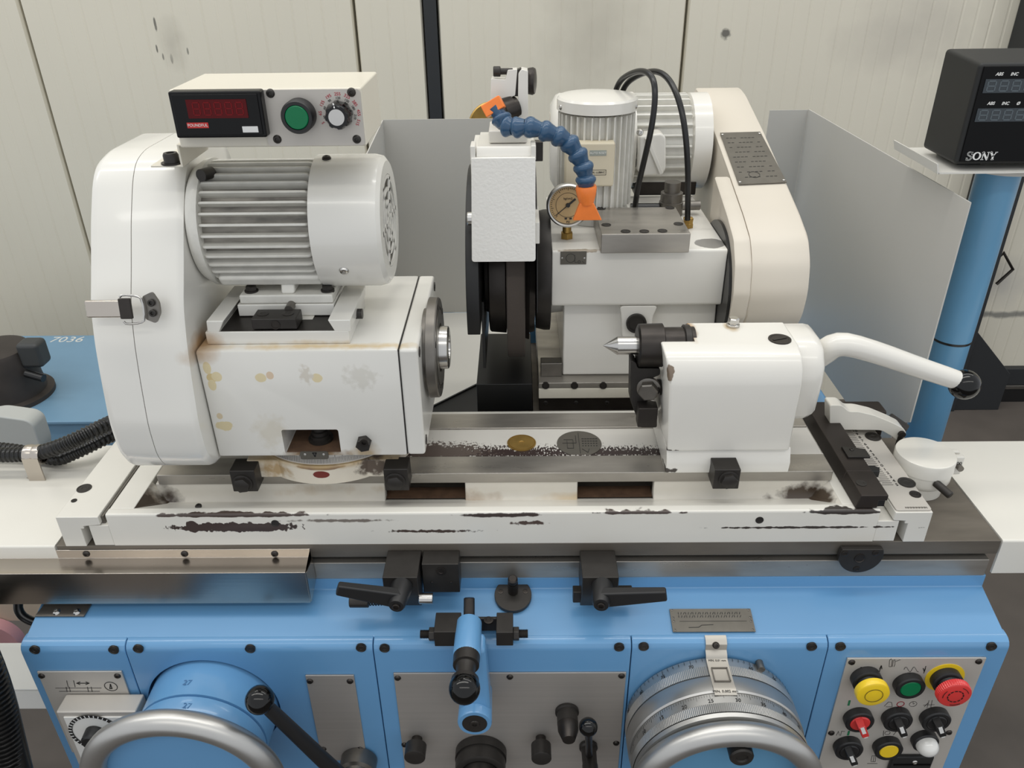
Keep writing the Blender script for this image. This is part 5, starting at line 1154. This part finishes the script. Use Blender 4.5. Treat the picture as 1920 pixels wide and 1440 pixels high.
MB().cyl(gc+Vector((0, .012, -gr_*.95)), Vector((gc.x, GY+.012, .3625)), .0062, 20).lathe(Vector((gc.x, GY+.012, .3625)), (0, 0, 1), [(0, .009), (.008, .009), (.009, .007)], 6).build('brass_stem', 'brass', gg)
# steel block on the head
sbk = thing('steel_cover_block', 'ground dark steel block with counterbored holes on the wheelhead', 'steel block', (.18, .39, .362))
bzt = .3895
a = az(1128, 440, bzt); b = az(1295, 437, bzt); c = az(1250, 388, bzt)
bx0_, bx1_ = a.x, b.x; by0 = (a.y+b.y)/2; by1 = c.y
MB().box(bx0_, bx1_, by0, by1, .3625, bzt).build('block', 'steel_way', sbk, .0012)
for px, py_ in ((1133, 422), (1272, 420), (1123, 391), (1256, 390), (1173, 434), (1208, 434), (1242, 433)):
    q_ = az(px, py_, bzt)
    if q_.x < bx0_+.009: q_.x = bx0_+.010
    sunk_screw(q_, (0, 0, 1), .0066, sbk, 'black_oxide')
# vertical motor (fan cover on top)
VC = Vector((.124, .500, 0)); vr = .0575
ztop = .538; zc_ = ay(1120, 218, .443).z; zlow = .385
vm = thing('pump_motor', 'white upright ribbed motor with a round fan cap behind the gauge', 'motor', (.124, .5, .362))
MB().lathe(VC+Vector((0, 0, zc_)), (0, 0, 1), [(0, vr), (ztop-zc_-.004, vr), (ztop-zc_-.001, vr*.95), (ztop-zc_+.002, vr*.6), (ztop-zc_+.003, 0)], 64).build('fan_cap', 'wheelhead_paint', vm)
MB().lathe(VC+Vector((0, 0, .3625)), (0, 0, 1), [(0, .055), (.02, .050), (zc_-.3625-.004, .047)], 48).build('stator', 'cast_white_paint', vm)
f0 = None; nf = 32
for i in range(nf):
    t = 2*pi*i/nf
    if f0 is None:
        f0 = MB().box(.044, .0555, -.0014, .0014, zlow, zc_-.003).build('fin', 'cast_white_paint', vm, .0008, 1); f0.data.transform(Matrix.Translation(Vector(f0.location)+wpos(vm))); o = f0
    else: o = f0.copy(); COL.objects.link(o); o.parent = vm
    o.location = VC-wpos(vm); o.rotation_euler = (0, 0, t)
for px in (1048, 1194):
    sgn = -1 if px < 1100 else 1; p = VC+Vector((sgn*vr*.92, -vr*.38, zc_+.006)); dome_screw(p, (sgn*.92, -.38, 0), .0038, vm, 'bright_steel')
a = ay(1060, 268, .435); b = ay(1150, 350, .435)
tbx = MB().box(a.x, b.x, .434, .455, b.z, a.z).build('terminal_box', 'beige_plastic', vm, .003)
a = ay(1106, 282, .4335); b = ay(1137, 292, .4335); MB().box(a.x, b.x, .4334, .4341, b.z, a.z).build('grey_label', 'label_grey', tbx)
tm = MB(); tm.text('AUTO RESET', Vector(((a.x+b.x)/2, .4333, (a.z+b.z)/2)), (1, 0, 0), (0, 0, 1), .0040); tm.build('label_lettering', 'white_print', tbx)
a = ay(1106, 319, .4335); b = ay(1136, 328, .4335); mb = MB(); mb.stroke([Vector((a.x, .4337, a.z)), Vector((b.x, .4337, a.z)), Vector((b.x, .4337, b.z)), Vector((a.x, .4337, b.z)), Vector((a.x, .4337, a.z))], .0005); mb.text('OIL LUBRIC', Vector(((a.x+b.x)/2, .4337, (a.z+b.z)/2)), (1, 0, 0), (0, 0, 1), .0038); mb.build('framed_lettering', 'black_print', tbx)
# horizontal wheel motor
HC = (.655, .437); hr = .072
hm = thing('wheel_motor', 'white horizontal ribbed wheel motor beside the belt cover', 'motor', (.26, .655, .362))
x0 = ay(1029, 290, .655).x; MB().lathe((x0, *HC), (1, 0, 0), [(0, .03), (.002, .060), (.010, .074), (.016, .077), (.196-x0, .0775), (.197-x0, .070)], 56).build('fan_cover', 'wheelhead_paint', hm)
MB().lathe((.190, *HC), (1, 0, 0), [(0, .05), (.004, .066), (.095, .066)], 48).build('stator', 'cast_white_paint', hm)
MB().lathe((.285, *HC), (1, 0, 0), [(0, .066), (.002, .0755), (.030, .0760), (.034, .060)], 56).build('end_bell', 'wheelhead_paint', hm)
f0 = None; nf = 28
for i in range(nf):
    t = 2*pi*(i+.5)/nf
    if f0 is None:
        f0 = MB().prism('y', rounded([(.192, .062), (.192, .0755), (.284, .0755), (.284, .062)], [0, .006, .004, 0]), -.0017, .0017).build('fin', 'cast_white_paint', hm, .0008, 1); f0.data.transform(Matrix.Translation(Vector(f0.location)+wpos(hm))); o = f0
    else: o = f0.copy(); COL.objects.link(o); o.parent = hm
    o.location = Vector((0, *HC))-wpos(hm); o.rotation_euler = (t-pi/2, 0, 0)
MB().box(.20, .30, .60, .71, .3625, .385).build('foot', 'dark_steel', hm, .002)
bxp = [(ay(x, y, .575).x, ay(x, y, .575).z) for x, y in ((1196, 252), (1238, 246), (1246, 254), (1246, 312), (1240, 324), (1200, 326), (1194, 318))]
jb = MB().prism('y', rounded(bxp, .004), .560, .60).build('terminal_box', 'wheelhead_paint', hm, .004, 3)
a = ay(1212, 258, .559); b = ay(1240, 325, .559); sd = (b-a).normalized().cross(Vector((0, -1, 0)))*.003; e = Vector((0, -.004, 0)); g = Vector((0, .004, 0))
MB().hexa([a-sd+g, b-sd+g, b+sd+g, a+sd+g, a-sd+e, b-sd+e, b+sd+e, a+sd+e]).build('box_rib', 'wheelhead_paint', jb, .001)
dome_screw(ay(1200, 248, .556), (0, -1, .2), .0055, jb, 'bright_steel')
# clutter of fittings behind the block
ft = thing('oil_fitting', 'grey oil fitting with black pipe stubs between the motors', 'fitting', (.22, .50, .362))
c = az(1240, 385, .3625); c.y = .50
MB().lathe((c.x+.006, .50, .3625), (0, 0, 1), [(0, .018), (.020, .018), (.0205, .0165), (.034, .0165), (.035, .012), (.05, .012)], 32).build('fitting_body', 'dull_steel', ft)
MB().cyl((c.x-.055, .50, .372), (c.x-.012, .50, .372), .008, 20).build('pipe_stub', 'black_rubber', ft)
MB().cyl((c.x+.022, .50, .376), (c.x+.050, .50, .376), .007, 20).build('pipe_stub', 'dull_steel', ft)
mo = thing('oil_spout', 'small white spout with a printed tag between the motors', 'spout', (.15, .47, .3625))
p = ay(1146, 378, .462); MB().lathe((p.x, .47, .3625), (0, -.2, 1), [(0, .014), (.014, .013), (.022, .008), (.023, .004)], 24).build('spout', 'wheelhead_paint', mo)
a = Vector((p.x+.004, .4570, .369)); MB().hexa([a+Vector(v) for v in ((0, -.0005, 0), (.006, -.0005, -.002), (.006, .0005, -.002), (0, .0005, 0), (-.004, -.0005, .014), (.002, -.0005, .012), (.002, .0005, .012), (-.004, .0005, .014))]).build('tag', 'white_print', mo)
# black pipes
def cable(name, label, pts, r, material='black_rubber', smooth=3, cat='cable', seg=12):
    o = MB().tube([ay(*p) for p in pts], r, seg, smooth=smooth).build(name, material); return tag(o, label, cat)
cable('black_hose', 'black hose looping over the upright motor and dropping behind the block', [(1152, 235, .568), (1150, 185, .569), (1160, 153, .560), (1180, 138, .525), (1207, 131, .485), (1226, 146, .46), (1229, 185, .445), (1222, 240, .44), (1208, 300, .445), (1196, 350, .455), (1190, 392, .47)], .0042)
cable('black_hose', 'black hose arching over the motors down to the brass fitting', [(1164, 235, .568), (1162, 188, .569), (1172, 158, .568), (1195, 141, .548), (1228, 131, .50), (1254, 145, .47), (1275, 190, .44), (1286, 250, .42), (1290, 320, .422), (1290, 370, .425), (1289, 412, .428)], .0042)
bf = thing('brass_fitting', 'brass hose fitting at the edge of the steel block', 'fitting', az(1289, 424, .362))
p = az(1289, 426, .3623); MB().lathe((p.x, p.y, .3623), (0, 0, 1), [(0, .008), (.006, .008), (.0065, .0072), (.014, .0078), (.015, .006)], 6).build('hex_body', 'brass', bf)
# belt cover of the wheelhead
bcv = thing('belt_cover', 'large cream white belt cover sweeping down beside the wheelhead', 'belt cover', (.36, .5, .2))
top = [(.79, .500), (.745, .4955), (.618, .4635), (.500, .4295), (.389, .3965)]
nose = [(.340, .378), (.3165, .350), (.3065, .312), (.312, .275), (.332, .243), (.365, .222), (.40, .215)]
bot = [(.45, .222), (.78, .345), (.825, .39), (.828, .46)]
prof = rounded(top+nose+bot, .012, 3)
def cover(x0, x1, pr, name, r=.004):
    cy = sum(p[0] for p in pr)/len(pr); cz = sum(p[1] for p in pr)/len(pr)
    i_ = lambda d: [(cy+(y-cy)*(1-d/.2), cz+(z-cz)*(1-d/.12)) for y, z in pr]
    return skin([[(x0, *p) for p in i_(.0015)], [(x0+.002, *p) for p in pr], [(x1-.004, *p) for p in pr], [(x1-.001, *p) for p in i_(.0015)], [(x1, *p) for p in i_(.004)]], name, 'belt_paint', bcv, 40)
cover(.3225, .4005, prof, 'cover_body')
clip = [(.4860, .4250), (.389, .3965)]+nose+[(.45, .222), (.486, .235)]
cover(.2995, .3222, rounded(clip, .006, 3), 'cover_cheek')
MB().lathe((.2990, .405, .290), (1, 0, 0), [(-.0038, .090), (.0004, .090)], 56).build('pulley_rim', 'black_rubber', bcv)
sn = Vector((0, -.2948, 1)).normalized()
def on_cover(px, py_, h=0):
    d = sight(px, py_); k = (.3965-CAM.z+.2965*(CAM.y-.389)+h)/(d.z-.2965*d.y); return CAM+d*k
A = [on_cover(x, y, .0012) for x, y in ((1385, 347), (1475, 343), (1425, 248), (1350, 250))]
npd = thing('data_plate', 'engraved grey data plate riveted to the sloping belt cover', 'data plate', A[0])
MB().hexa(A+[p+sn*.0012 for p in A]).build('plate', 'nameplate_grey', npd)
mb = MB(); L2 = lambda u, v: (A[0].lerp(A[1], u)).lerp(A[3].lerp(A[2], u), v)+sn*.0013
for k in range(9):
    v = .12+k*.095; n = 9
    for i in range(n):
        if (i*7+k*3) % 5 == 0: continue
        u = .10+.8*i/n; mb.stroke([L2(u, v), L2(u+.05, v)], .0011, sn, .0002)
mb.ringline(L2(.4, .16), .008, .0005, sn, 16); mb.build('engraving', 'black_print', npd)
for u, v in ((.04, .04), (.96, .04), (.04, .96), (.96, .96)): dome_screw(L2(u, v), sn, .002, npd, 'bright_steel', 'rivet')
# ================================================================== splash guards
sg = thing('splash_guard', 'grey sheet metal splash guard rising behind the tailstock lever', 'splash guard', (.55, .6, .1))
MB().prism('x', [(.3005, ay(1703, 792, .3005).z), (.3005, .4374), (.9385, .4315), (.9385, .02), (.34, .02), (.34, .085)], .5795, .5815).build('side_sheet', 'guard_grey', sg)
MB().box(.5045, .5793, .9385, .9405, .02, .4305).build('back_sheet', 'guard_grey', sg)
sg2 = thing('splash_guard', 'grey sheet metal splash guard standing behind the spindle plate', 'splash guard', (-.15, .8, 0))
MB().box(-.2555, -.030, .9385, .9405, .004, .4205).build('back_sheet', 'guard_grey', sg2)
MB().prism('x', [(.52, .004), (.52, .385), (.9383, .4195), (.9383, .004)], -.2575, -.2555).build('side_sheet', 'guard_grey', sg2)
a = az(806, 762, .003); b = az(897, 717, .003)
ft_ = thing('drip_floor', 'pale sheet metal drip floor between splash guard and grinding wheel', 'drip floor', (-.15, .7, 0))
MB().prism('z', [(-.2550, a.y+(a.y-b.y)*.6), (a.x, a.y), (b.x, b.y), (.0, b.y+.03), (.0, .9383), (-.2550, .9383)], .0005, .003).build('sheet', 'guard_light', ft_)
bw = thing('bellows_cover', 'black box shaped way cover below the grinding wheel', 'way cover', (-.02, .36, -.02))
a = ay(895, 702, .36); b = ay(962, 702, .36)
MB().box(a.x, .0290, .33, .50, -.019, a.z).build('front_box', 'black_paint', bw, .001)
MB().box(-.30, .029, .2955, .72, -.0195, -.002).build('well_floor', 'black_paint', bw)
# ================================================================== blue column with read-out
CC = (.6645, .400); cr = .0278
colm = thing('display_column', 'round blue column with a black joint ring carrying the read-out', 'column', (*CC, -.1))
zj = ay(1785, 649, CC[1]-cr).z; zt = .4545
MB().cyl((*CC, zj+.0016), (*CC, zt), cr, 48).build('upper_tube', 'column_blue', colm)
MB().cyl((*CC, FZ), (*CC, zj-.0016), cr*.985, 48).build('lower_tube', 'column_blue', colm)
MB().cyl((*CC, zj-.0018), (*CC, zj+.0018), cr*1.01, 48).build('joint_ring', 'black_rubber', colm)
MB().cyl((*CC, zt), (*CC, zt+.004), .045, 40).build('top_flange', 'guard_grey', colm)
DYF = .350; tz = .4645
x0t = ay(1760, 324, DYF-.008).x
tray = thing('display_tray', 'grey sheet metal tray under the black digital read-out', 'tray', (.7, .41, tz))
MB().box(x0t, x0t+.33, DYF-.008, .478, tz-.002, tz).build('tray_floor', 'guard_light', tray)
MB().hexa([Vector(v) for v in ((x0t-.001, DYF-.008, tz-.002), (x0t+.001, DYF-.008, tz-.002), (x0t+.001, .478, tz-.002), (x0t-.001, .478, tz-.002), (x0t-.005, DYF-.008, tz+.011), (x0t-.003, DYF-.008, tz+.011), (x0t-.003, .478, tz+.011), (x0t-.005, .478, tz+.011))]).build('tray_lip', 'guard_light', tray)
dx0 = ay(1815, 215, DYF).x-.001; zb = ay(1798, 309, DYF).z; ztp = ay(1835, 119, DYF).z
zb = max(zb, tz+.004)
dro = thing('digital_readout', 'black two-line digital read-out box on the grey tray', 'digital read-out', (.7, .4, tz))
zbk = .6105
case = [(DYF, zb), (DYF, ztp), (DYF+.095, ztp+.006), (DYF+.095, zb)]
MB().prism('x', case, dx0, dx0+.28).build('case', 'display_case', dro, .005, 3)
MB().box(dx0+.005, dx0+.275, DYF-.0022, DYF-.0001, zb+.004, ztp-.003).build('bezel', 'display_black', dro, .001)
for fx in (.02, .22):
    for fy in (.03, .075): MB().box(dx0+fx, dx0+fx+.03, DYF+fy, DYF+fy+.015, tz, zb).build('foot', 'black_rubber', dro)
yq = DYF-.0023
def wnd(px, pyt, pyb):
    a = ay(px, (pyt+pyb)/2, yq); zt_ = ay(px+30, pyt, yq).z; zb_ = ay(px+30, pyb, yq).z
    o = MB().box(a.x, a.x+.125, yq-.0008, yq, zb_, zt_).build('display_window', 'lcd_window', dro)
    mb = MB(); h = zt_-zb_
    for i in range(7): seven(mb, (a.x+.004+i*.0152, yq-.0009, zb_+h*.14), (1, 0, 0), (.0, 0, 1), .0095, h*.72, .0002, (0, -1, 0), .0016)
    mb.build('digit_segments', 'lcd_segment', o)
wnd(1845, 148, 174); wnd(1830, 203, 228)
tm = MB()
for t_, px, py_ in (('ABS', 1874, 139), ('INC', 1902, 139), ('ABS', 1858, 194), ('INC', 1885, 194), ('Ø', 1909, 194)): tm.text(t_, ay(px, py_, yq), (1, 0, 0), (0, 0, 1), .0052, bold=.00012, shear=.2)
p = ay(1838, 292.5, yq)
tm.build('small_lettering', 'white_print', dro)
# wide serif letters, built stroke by stroke
h = .0098; y0 = p.z-h/2
def L3(x, z): return Vector((p.x-.0175+x, yq, y0+z*h))
wm = MB()
def ell(cx, rx, ry, wx, wz):
    n = 32; o_ = []; i_ = []
    for k in range(n):
        t = 2*pi*k/n; o_.append(L3(cx+rx*math.cos(t), .5+ry*math.sin(t))); i_.append(L3(cx+(rx-wx)*math.cos(t), .5+(ry-wz)*math.sin(t)))
    d_ = Vector((0, -.0004, 0)); vs_ = o_+i_+[q+d_ for q in o_]+[q+d_ for q in i_]; fs_ = []
    for k in range(n):
        j = (k+1) % n; fs_ += [(k, j, n+j, n+k), (2*n+k, 2*n+j, 3*n+j, 3*n+k), (k, j, 2*n+j, 2*n+k), (n+k, n+j, 3*n+j, 3*n+k)]
    wm.add(vs_, fs_)
sp = [(.0066, .74), (.0063, .90), (.0050, .97), (.0036, 1.0), (.0018, .96), (.0009, .82), (.0014, .66), (.0032, .55), (.0052, .45), (.0064, .32), (.0060, .12), (.0046, .02), (.0030, 0), (.0012, .05), (.0006, .24)]
wm.stroke([L3(*q) for q in sp], .0018).stroke([L3(.0068, .72), L3(.0068, 1.0)], .0009).stroke([L3(.0004, 0), L3(.0004, .27)], .0009)
ell(.0130, .0054, .52, .0024, .13)
wm.stroke([L3(.0205, .03), L3(.0205, .97)], .0010).stroke([L3(.0203, .97), L3(.0268, .03)], .0024).stroke([L3(.0272, .03), L3(.0272, .97)], .0010)
for a_, b_, z_ in ((.0190, .0222, .97), (.0190, .0220, .03), (.0256, .0288, .97)): wm.stroke([L3(a_, z_), L3(b_, z_)], .0009)
wm.stroke([L3(.0300, .97), L3(.0335, .46)], .0024).stroke([L3(.0370, .97), L3(.0338, .46)], .0010).stroke([L3(.0337, .50), L3(.0337, .03)], .0023)
for a_, b_, z_ in ((.0290, .0318, .97), (.0358, .0384, .97), (.0322, .0352, .03)): wm.stroke([L3(a_, z_), L3(b_, z_)], .0009)
wm.build('maker_lettering', 'white_print', dro)
# ================================================================== conduits and clip on the left tray
rail_z = T+.0005
def conduit(name, label, pts, r):
    P_ = [p if isinstance(p, Vector) else ay(*p) for p in pts]
    for _ in range(3):
        q = [P_[0]]
        for a, b in zip(P_[:-1], P_[1:]): q += [a*.75+b*.25, a*.25+b*.75]
        P_ = q+[P_[-1]]
    # resample, ridged wall
    L_ = [0]
    for a, b in zip(P_[:-1], P_[1:]): L_.append(L_[-1]+(b-a).length)
    pitch = .0062; n = int(L_[-1]/(pitch/4)); pts2 = []; rad = []
    for i in range(n+1):
        s = L_[-1]*i/n; k = 0
        while k < len(L_)-2 and L_[k+1] < s: k += 1
        f = (s-L_[k])/max(L_[k+1]-L_[k], 1e-9); pts2.append(P_[k].lerp(P_[k+1], f)); rad.append(r if i % 4 in (0, 1) else r*.84)
    o = MB().tube(pts2, r, 14, radii=rad).build(name, 'black_rubber'); return tag(o, label, 'conduit')
conduit('corrugated_conduit', 'upper black corrugated conduit held by the metal clip at the tray', [(-560, 853, .21), (-60, 853, .21), (20, 853, .21), (70, 851, .21), (110, 838, .21), (150, 820, .22), (190, 800, .24), (235, 780, .28)], .0106)
conduit('corrugated_conduit', 'lower black corrugated conduit resting on the tray beside the belt cover', [(-560, 838, .246), (-40, 838, .246), (40, 845, .244), (80, 856, .238), (110, 862, .231), (130, 854, .232), (165, 839, .242), (200, 821, .262), (240, 804, .296)], .0096)
cl = thing('conduit_clip', 'bright metal saddle clip holding the corrugated conduit', 'clip', ay(60, 900, .19))
c = ay(66, 852, .21)
MB().lathe(c+Vector((-.011, 0, 0)), (1, 0, 0), [(0, .0135), (.007, .0143), (.011, .0130), (.015, .0143), (.022, .0135), (.022, .0116), (0, .0116)], 28, closed=True).build('saddle', 'stainless', cl)
f0 = az(50, 897, rail_z); f1 = az(72, 878, rail_z)
MB().hexa([Vector((f0.x, f0.y, rail_z)), Vector((f0.x+.017, f0.y, rail_z)), Vector((c.x+.008, c.y-.012, rail_z)), Vector((c.x-.008, c.y-.012, rail_z)), Vector((f0.x, f0.y, rail_z+.0015)), Vector((f0.x+.017, f0.y, rail_z+.0015)), Vector((c.x+.008, c.y-.012, rail_z+.0015)), Vector((c.x-.008, c.y-.012, rail_z+.0015))]).build('foot_tab', 'stainless', cl)
MB().box(c.x-.011, c.x+.011, c.y-.0142, c.y-.0122, rail_z, c.z+.002).build('leg_strap', 'stainless', cl)
dome_screw(Vector((f0.x+.008, f0.y+.008, rail_z+.0015)), (0, 0, 1), .0032, cl, 'dull_steel')
# ================================================================== coolant tank and pump, far left
TZ = -.40
tk = thing('coolant_tank', 'blue steel coolant tank standing on the floor against the wall', 'tank', (-1.35, 1.4, FZ))
MB().box(-2.1, -.92, 1.138, 1.675, TZ-.012, TZ).build('lid', 'tank_blue', tk, .004)
MB().box(-2.1, -.93, 1.150, 1.67, FZ, TZ-.013).build('tank_body', 'tank_blue', tk, .004)
tm = MB(); tm.text('7036', az(126, 637, TZ), (1, 0, 0), (0, 1, 0), .055); tm.build('chalk_number', 'guard_light', tk)
pmp = thing('coolant_pump', 'dark round coolant pump with a cable box on the blue tank', 'pump', (-1.44, 1.30, TZ))
pc_ = az(22, 748, TZ); pc_.y += .02
pr_ = [(0, .118), (.012, .118), (.016, .10), (.05, .096), (.135, .092), (.150, .086), (.155, .06), (.157, 0)]
MB().lathe((pc_.x-.015, pc_.y, TZ+.0003), (0, 0, 1), pr_, 48).build('pump_body', 'pump_iron', pmp)
b0 = ay(42, 690, pc_.y-.03); b1 = ay(82, 645, pc_.y-.03)
MB().box(b0.x, b1.x-.02, pc_.y-.035, pc_.y+.02, b0.z, b1.z).build('cable_box', 'pump_box', pmp, .012, 3)
p = ay(72, 706, pc_.y-.04); MB().cyl(p+Vector((-.03, 0, .01)), p+Vector((.02, -.01, 0)), .011, 20).build('gland', 'black_rubber', pmp)
gb = thing('grey_box', 'pale grey rounded plastic box in front of the pump', 'box', (-1.1, .75, -.3))
GYY = .78
o3 = [(ay(x, y, GYY).x, ay(x, y, GYY).z) for x, y in ((-60, 790), (-10, 780), (48, 788), (62, 797), (76, 838), (76, 870), (-60, 870))]
MB().prism('y', rounded(o3, .012), GYY, GYY+.05).build('shell', 'grey_plastic', gb, .010, 3)
zz = min(p[1] for p in o3); MB().box(o3[0][0]+.02, o3[4][0]-.02, GYY+.01, GYY+.045, FZ, zz+.002).build('stand', 'guard_grey', gb)
o = MB().sphere(ay(3, 765, GYY+.05), .012, 20, squash=.7); p = ay(3, 772, GYY+.035)
tag(MB().lathe(p+Vector((0, 0, -.01)), (0, 0, 1), [(0, .014), (.012, .014), (.016, .009), (.016, 0)], 24).build('red_button', 'red_plastic'), 'small red button on top of the pale grey box', 'button')
# ================================================================== lower left corner
sh = thing('side_shelf', 'low white shelf table at the left of the blue bed', 'shelf', (-.8, .2, FZ))
SZ = -.33
a = az(88, 1292, SZ); b = az(60, 1205, SZ)
MB().box(-1.5, -.64, a.y, b.y, SZ-.004, SZ).build('top_sheet', 'shelf_white', sh, .001)
zfb = ay(110, 1330, a.y).z
MB().box(-1.5, -.645, a.y+.001, a.y+.02, zfb, SZ-.0065).build('front_apron', 'shelf_white', sh, .001)
for x in (-1.45, -.70):
    MB().box(x, x+.04, b.y-.05, b.y-.01, FZ, SZ-.004).build('leg', 'shelf_white', sh)
MB().box(-1.6, -.70, b.y+.11, b.y+.125, SZ-.06, ay(20, 1105, b.y+.11).z).build('back_board', 'cream_board', sh)
for x in (-1.48, -1.2): MB().box(x, x+.04, b.y-.02, b.y+.11, SZ-.06, SZ-.02).build('back_arm', 'shelf_white', sh)
pk = thing('spare_wheel', 'pink spare grinding wheel hung on the cream back board of the white shelf', 'grinding wheel', az(10, 1205, SZ))
c = ay(-4, 1196, b.y+.105); R_ = ay(45, 1196, b.y+.105).x-c.x
MB().lathe(Vector((c.x, b.y+.1092, c.z)), (0, -1, .0), [(0, .02), (0, R_), (.022, R_), (.022, R_*.72), (.019, R_*.70), (.019, R_*.3), (.016, R_*.28), (.016, .02)], 48).build('abrasive', 'pink_abrasive', pk)
o = MB().tube([ay(34, 1128, .05), ay(34, 1145, .045), ay(46, 1160, .04), ay(75, 1170, .04)], .0055, 12, smooth=2).build('power_cable', 'black_rubber'); tag(o, 'short black cable dropping behind the blue bed under the gutter', 'cable')
e = ay(46, 1560, -.09)
P_ = [Vector((-.86, .046, .035)), Vector((-.82, .03, -.03)), Vector((-.76, -.02, -.10)), (-75, 1180, -.04), (-40, 1230, -.05), (-16, 1300, -.06), (2, 1370, -.07), (22, 1450, -.08), e, e+Vector((.02, -.01, -.2)), Vector((e.x+.03, e.y-.02, FZ+.05)), Vector((e.x-.1, e.y-.05, FZ+.022)), Vector((e.x-.4, e.y-.1, FZ+.022))]
conduit('floor_hose', 'thick black corrugated hose running down beside the white side shelf', P_, .021)
o = MB().tube([Vector((-.80, .046, .03)), ay(-40, 1180, -.02), ay(4, 1290, -.05), ay(30, 1400, -.07), ay(55, 1500, -.09), ay(55, 1500, -.09)+Vector((.01, 0, -.3)), Vector((ay(55, 1500, -.09).x, -.10, FZ+.02)), Vector((ay(55, 1500, -.09).x-.3, -.2, FZ+.013))], .012, 14, smooth=2).build('floor_hose', 'black_rubber'); tag(o, 'smooth black hose hanging beside the thick corrugated hose', 'hose')
# look-alikes belong together
GROUPS = {'clamp_block': 'clamp blocks along the trough', 'trip_dog': 'trip dogs on the table front', 'push_knob': 'push knobs on the centre plate', 'corrugated_conduit': 'corrugated conduits on the tray',
          'black_hose': 'black hoses over the motors', 'chip_tray': 'white trays at the table ends', 'splash_guard': 'sheet metal splash guards'}
for o in bpy.data.objects:
    k = o.name.split('.')[0]
    if o.parent is None and k in GROUPS: o['group'] = GROUPS[k]
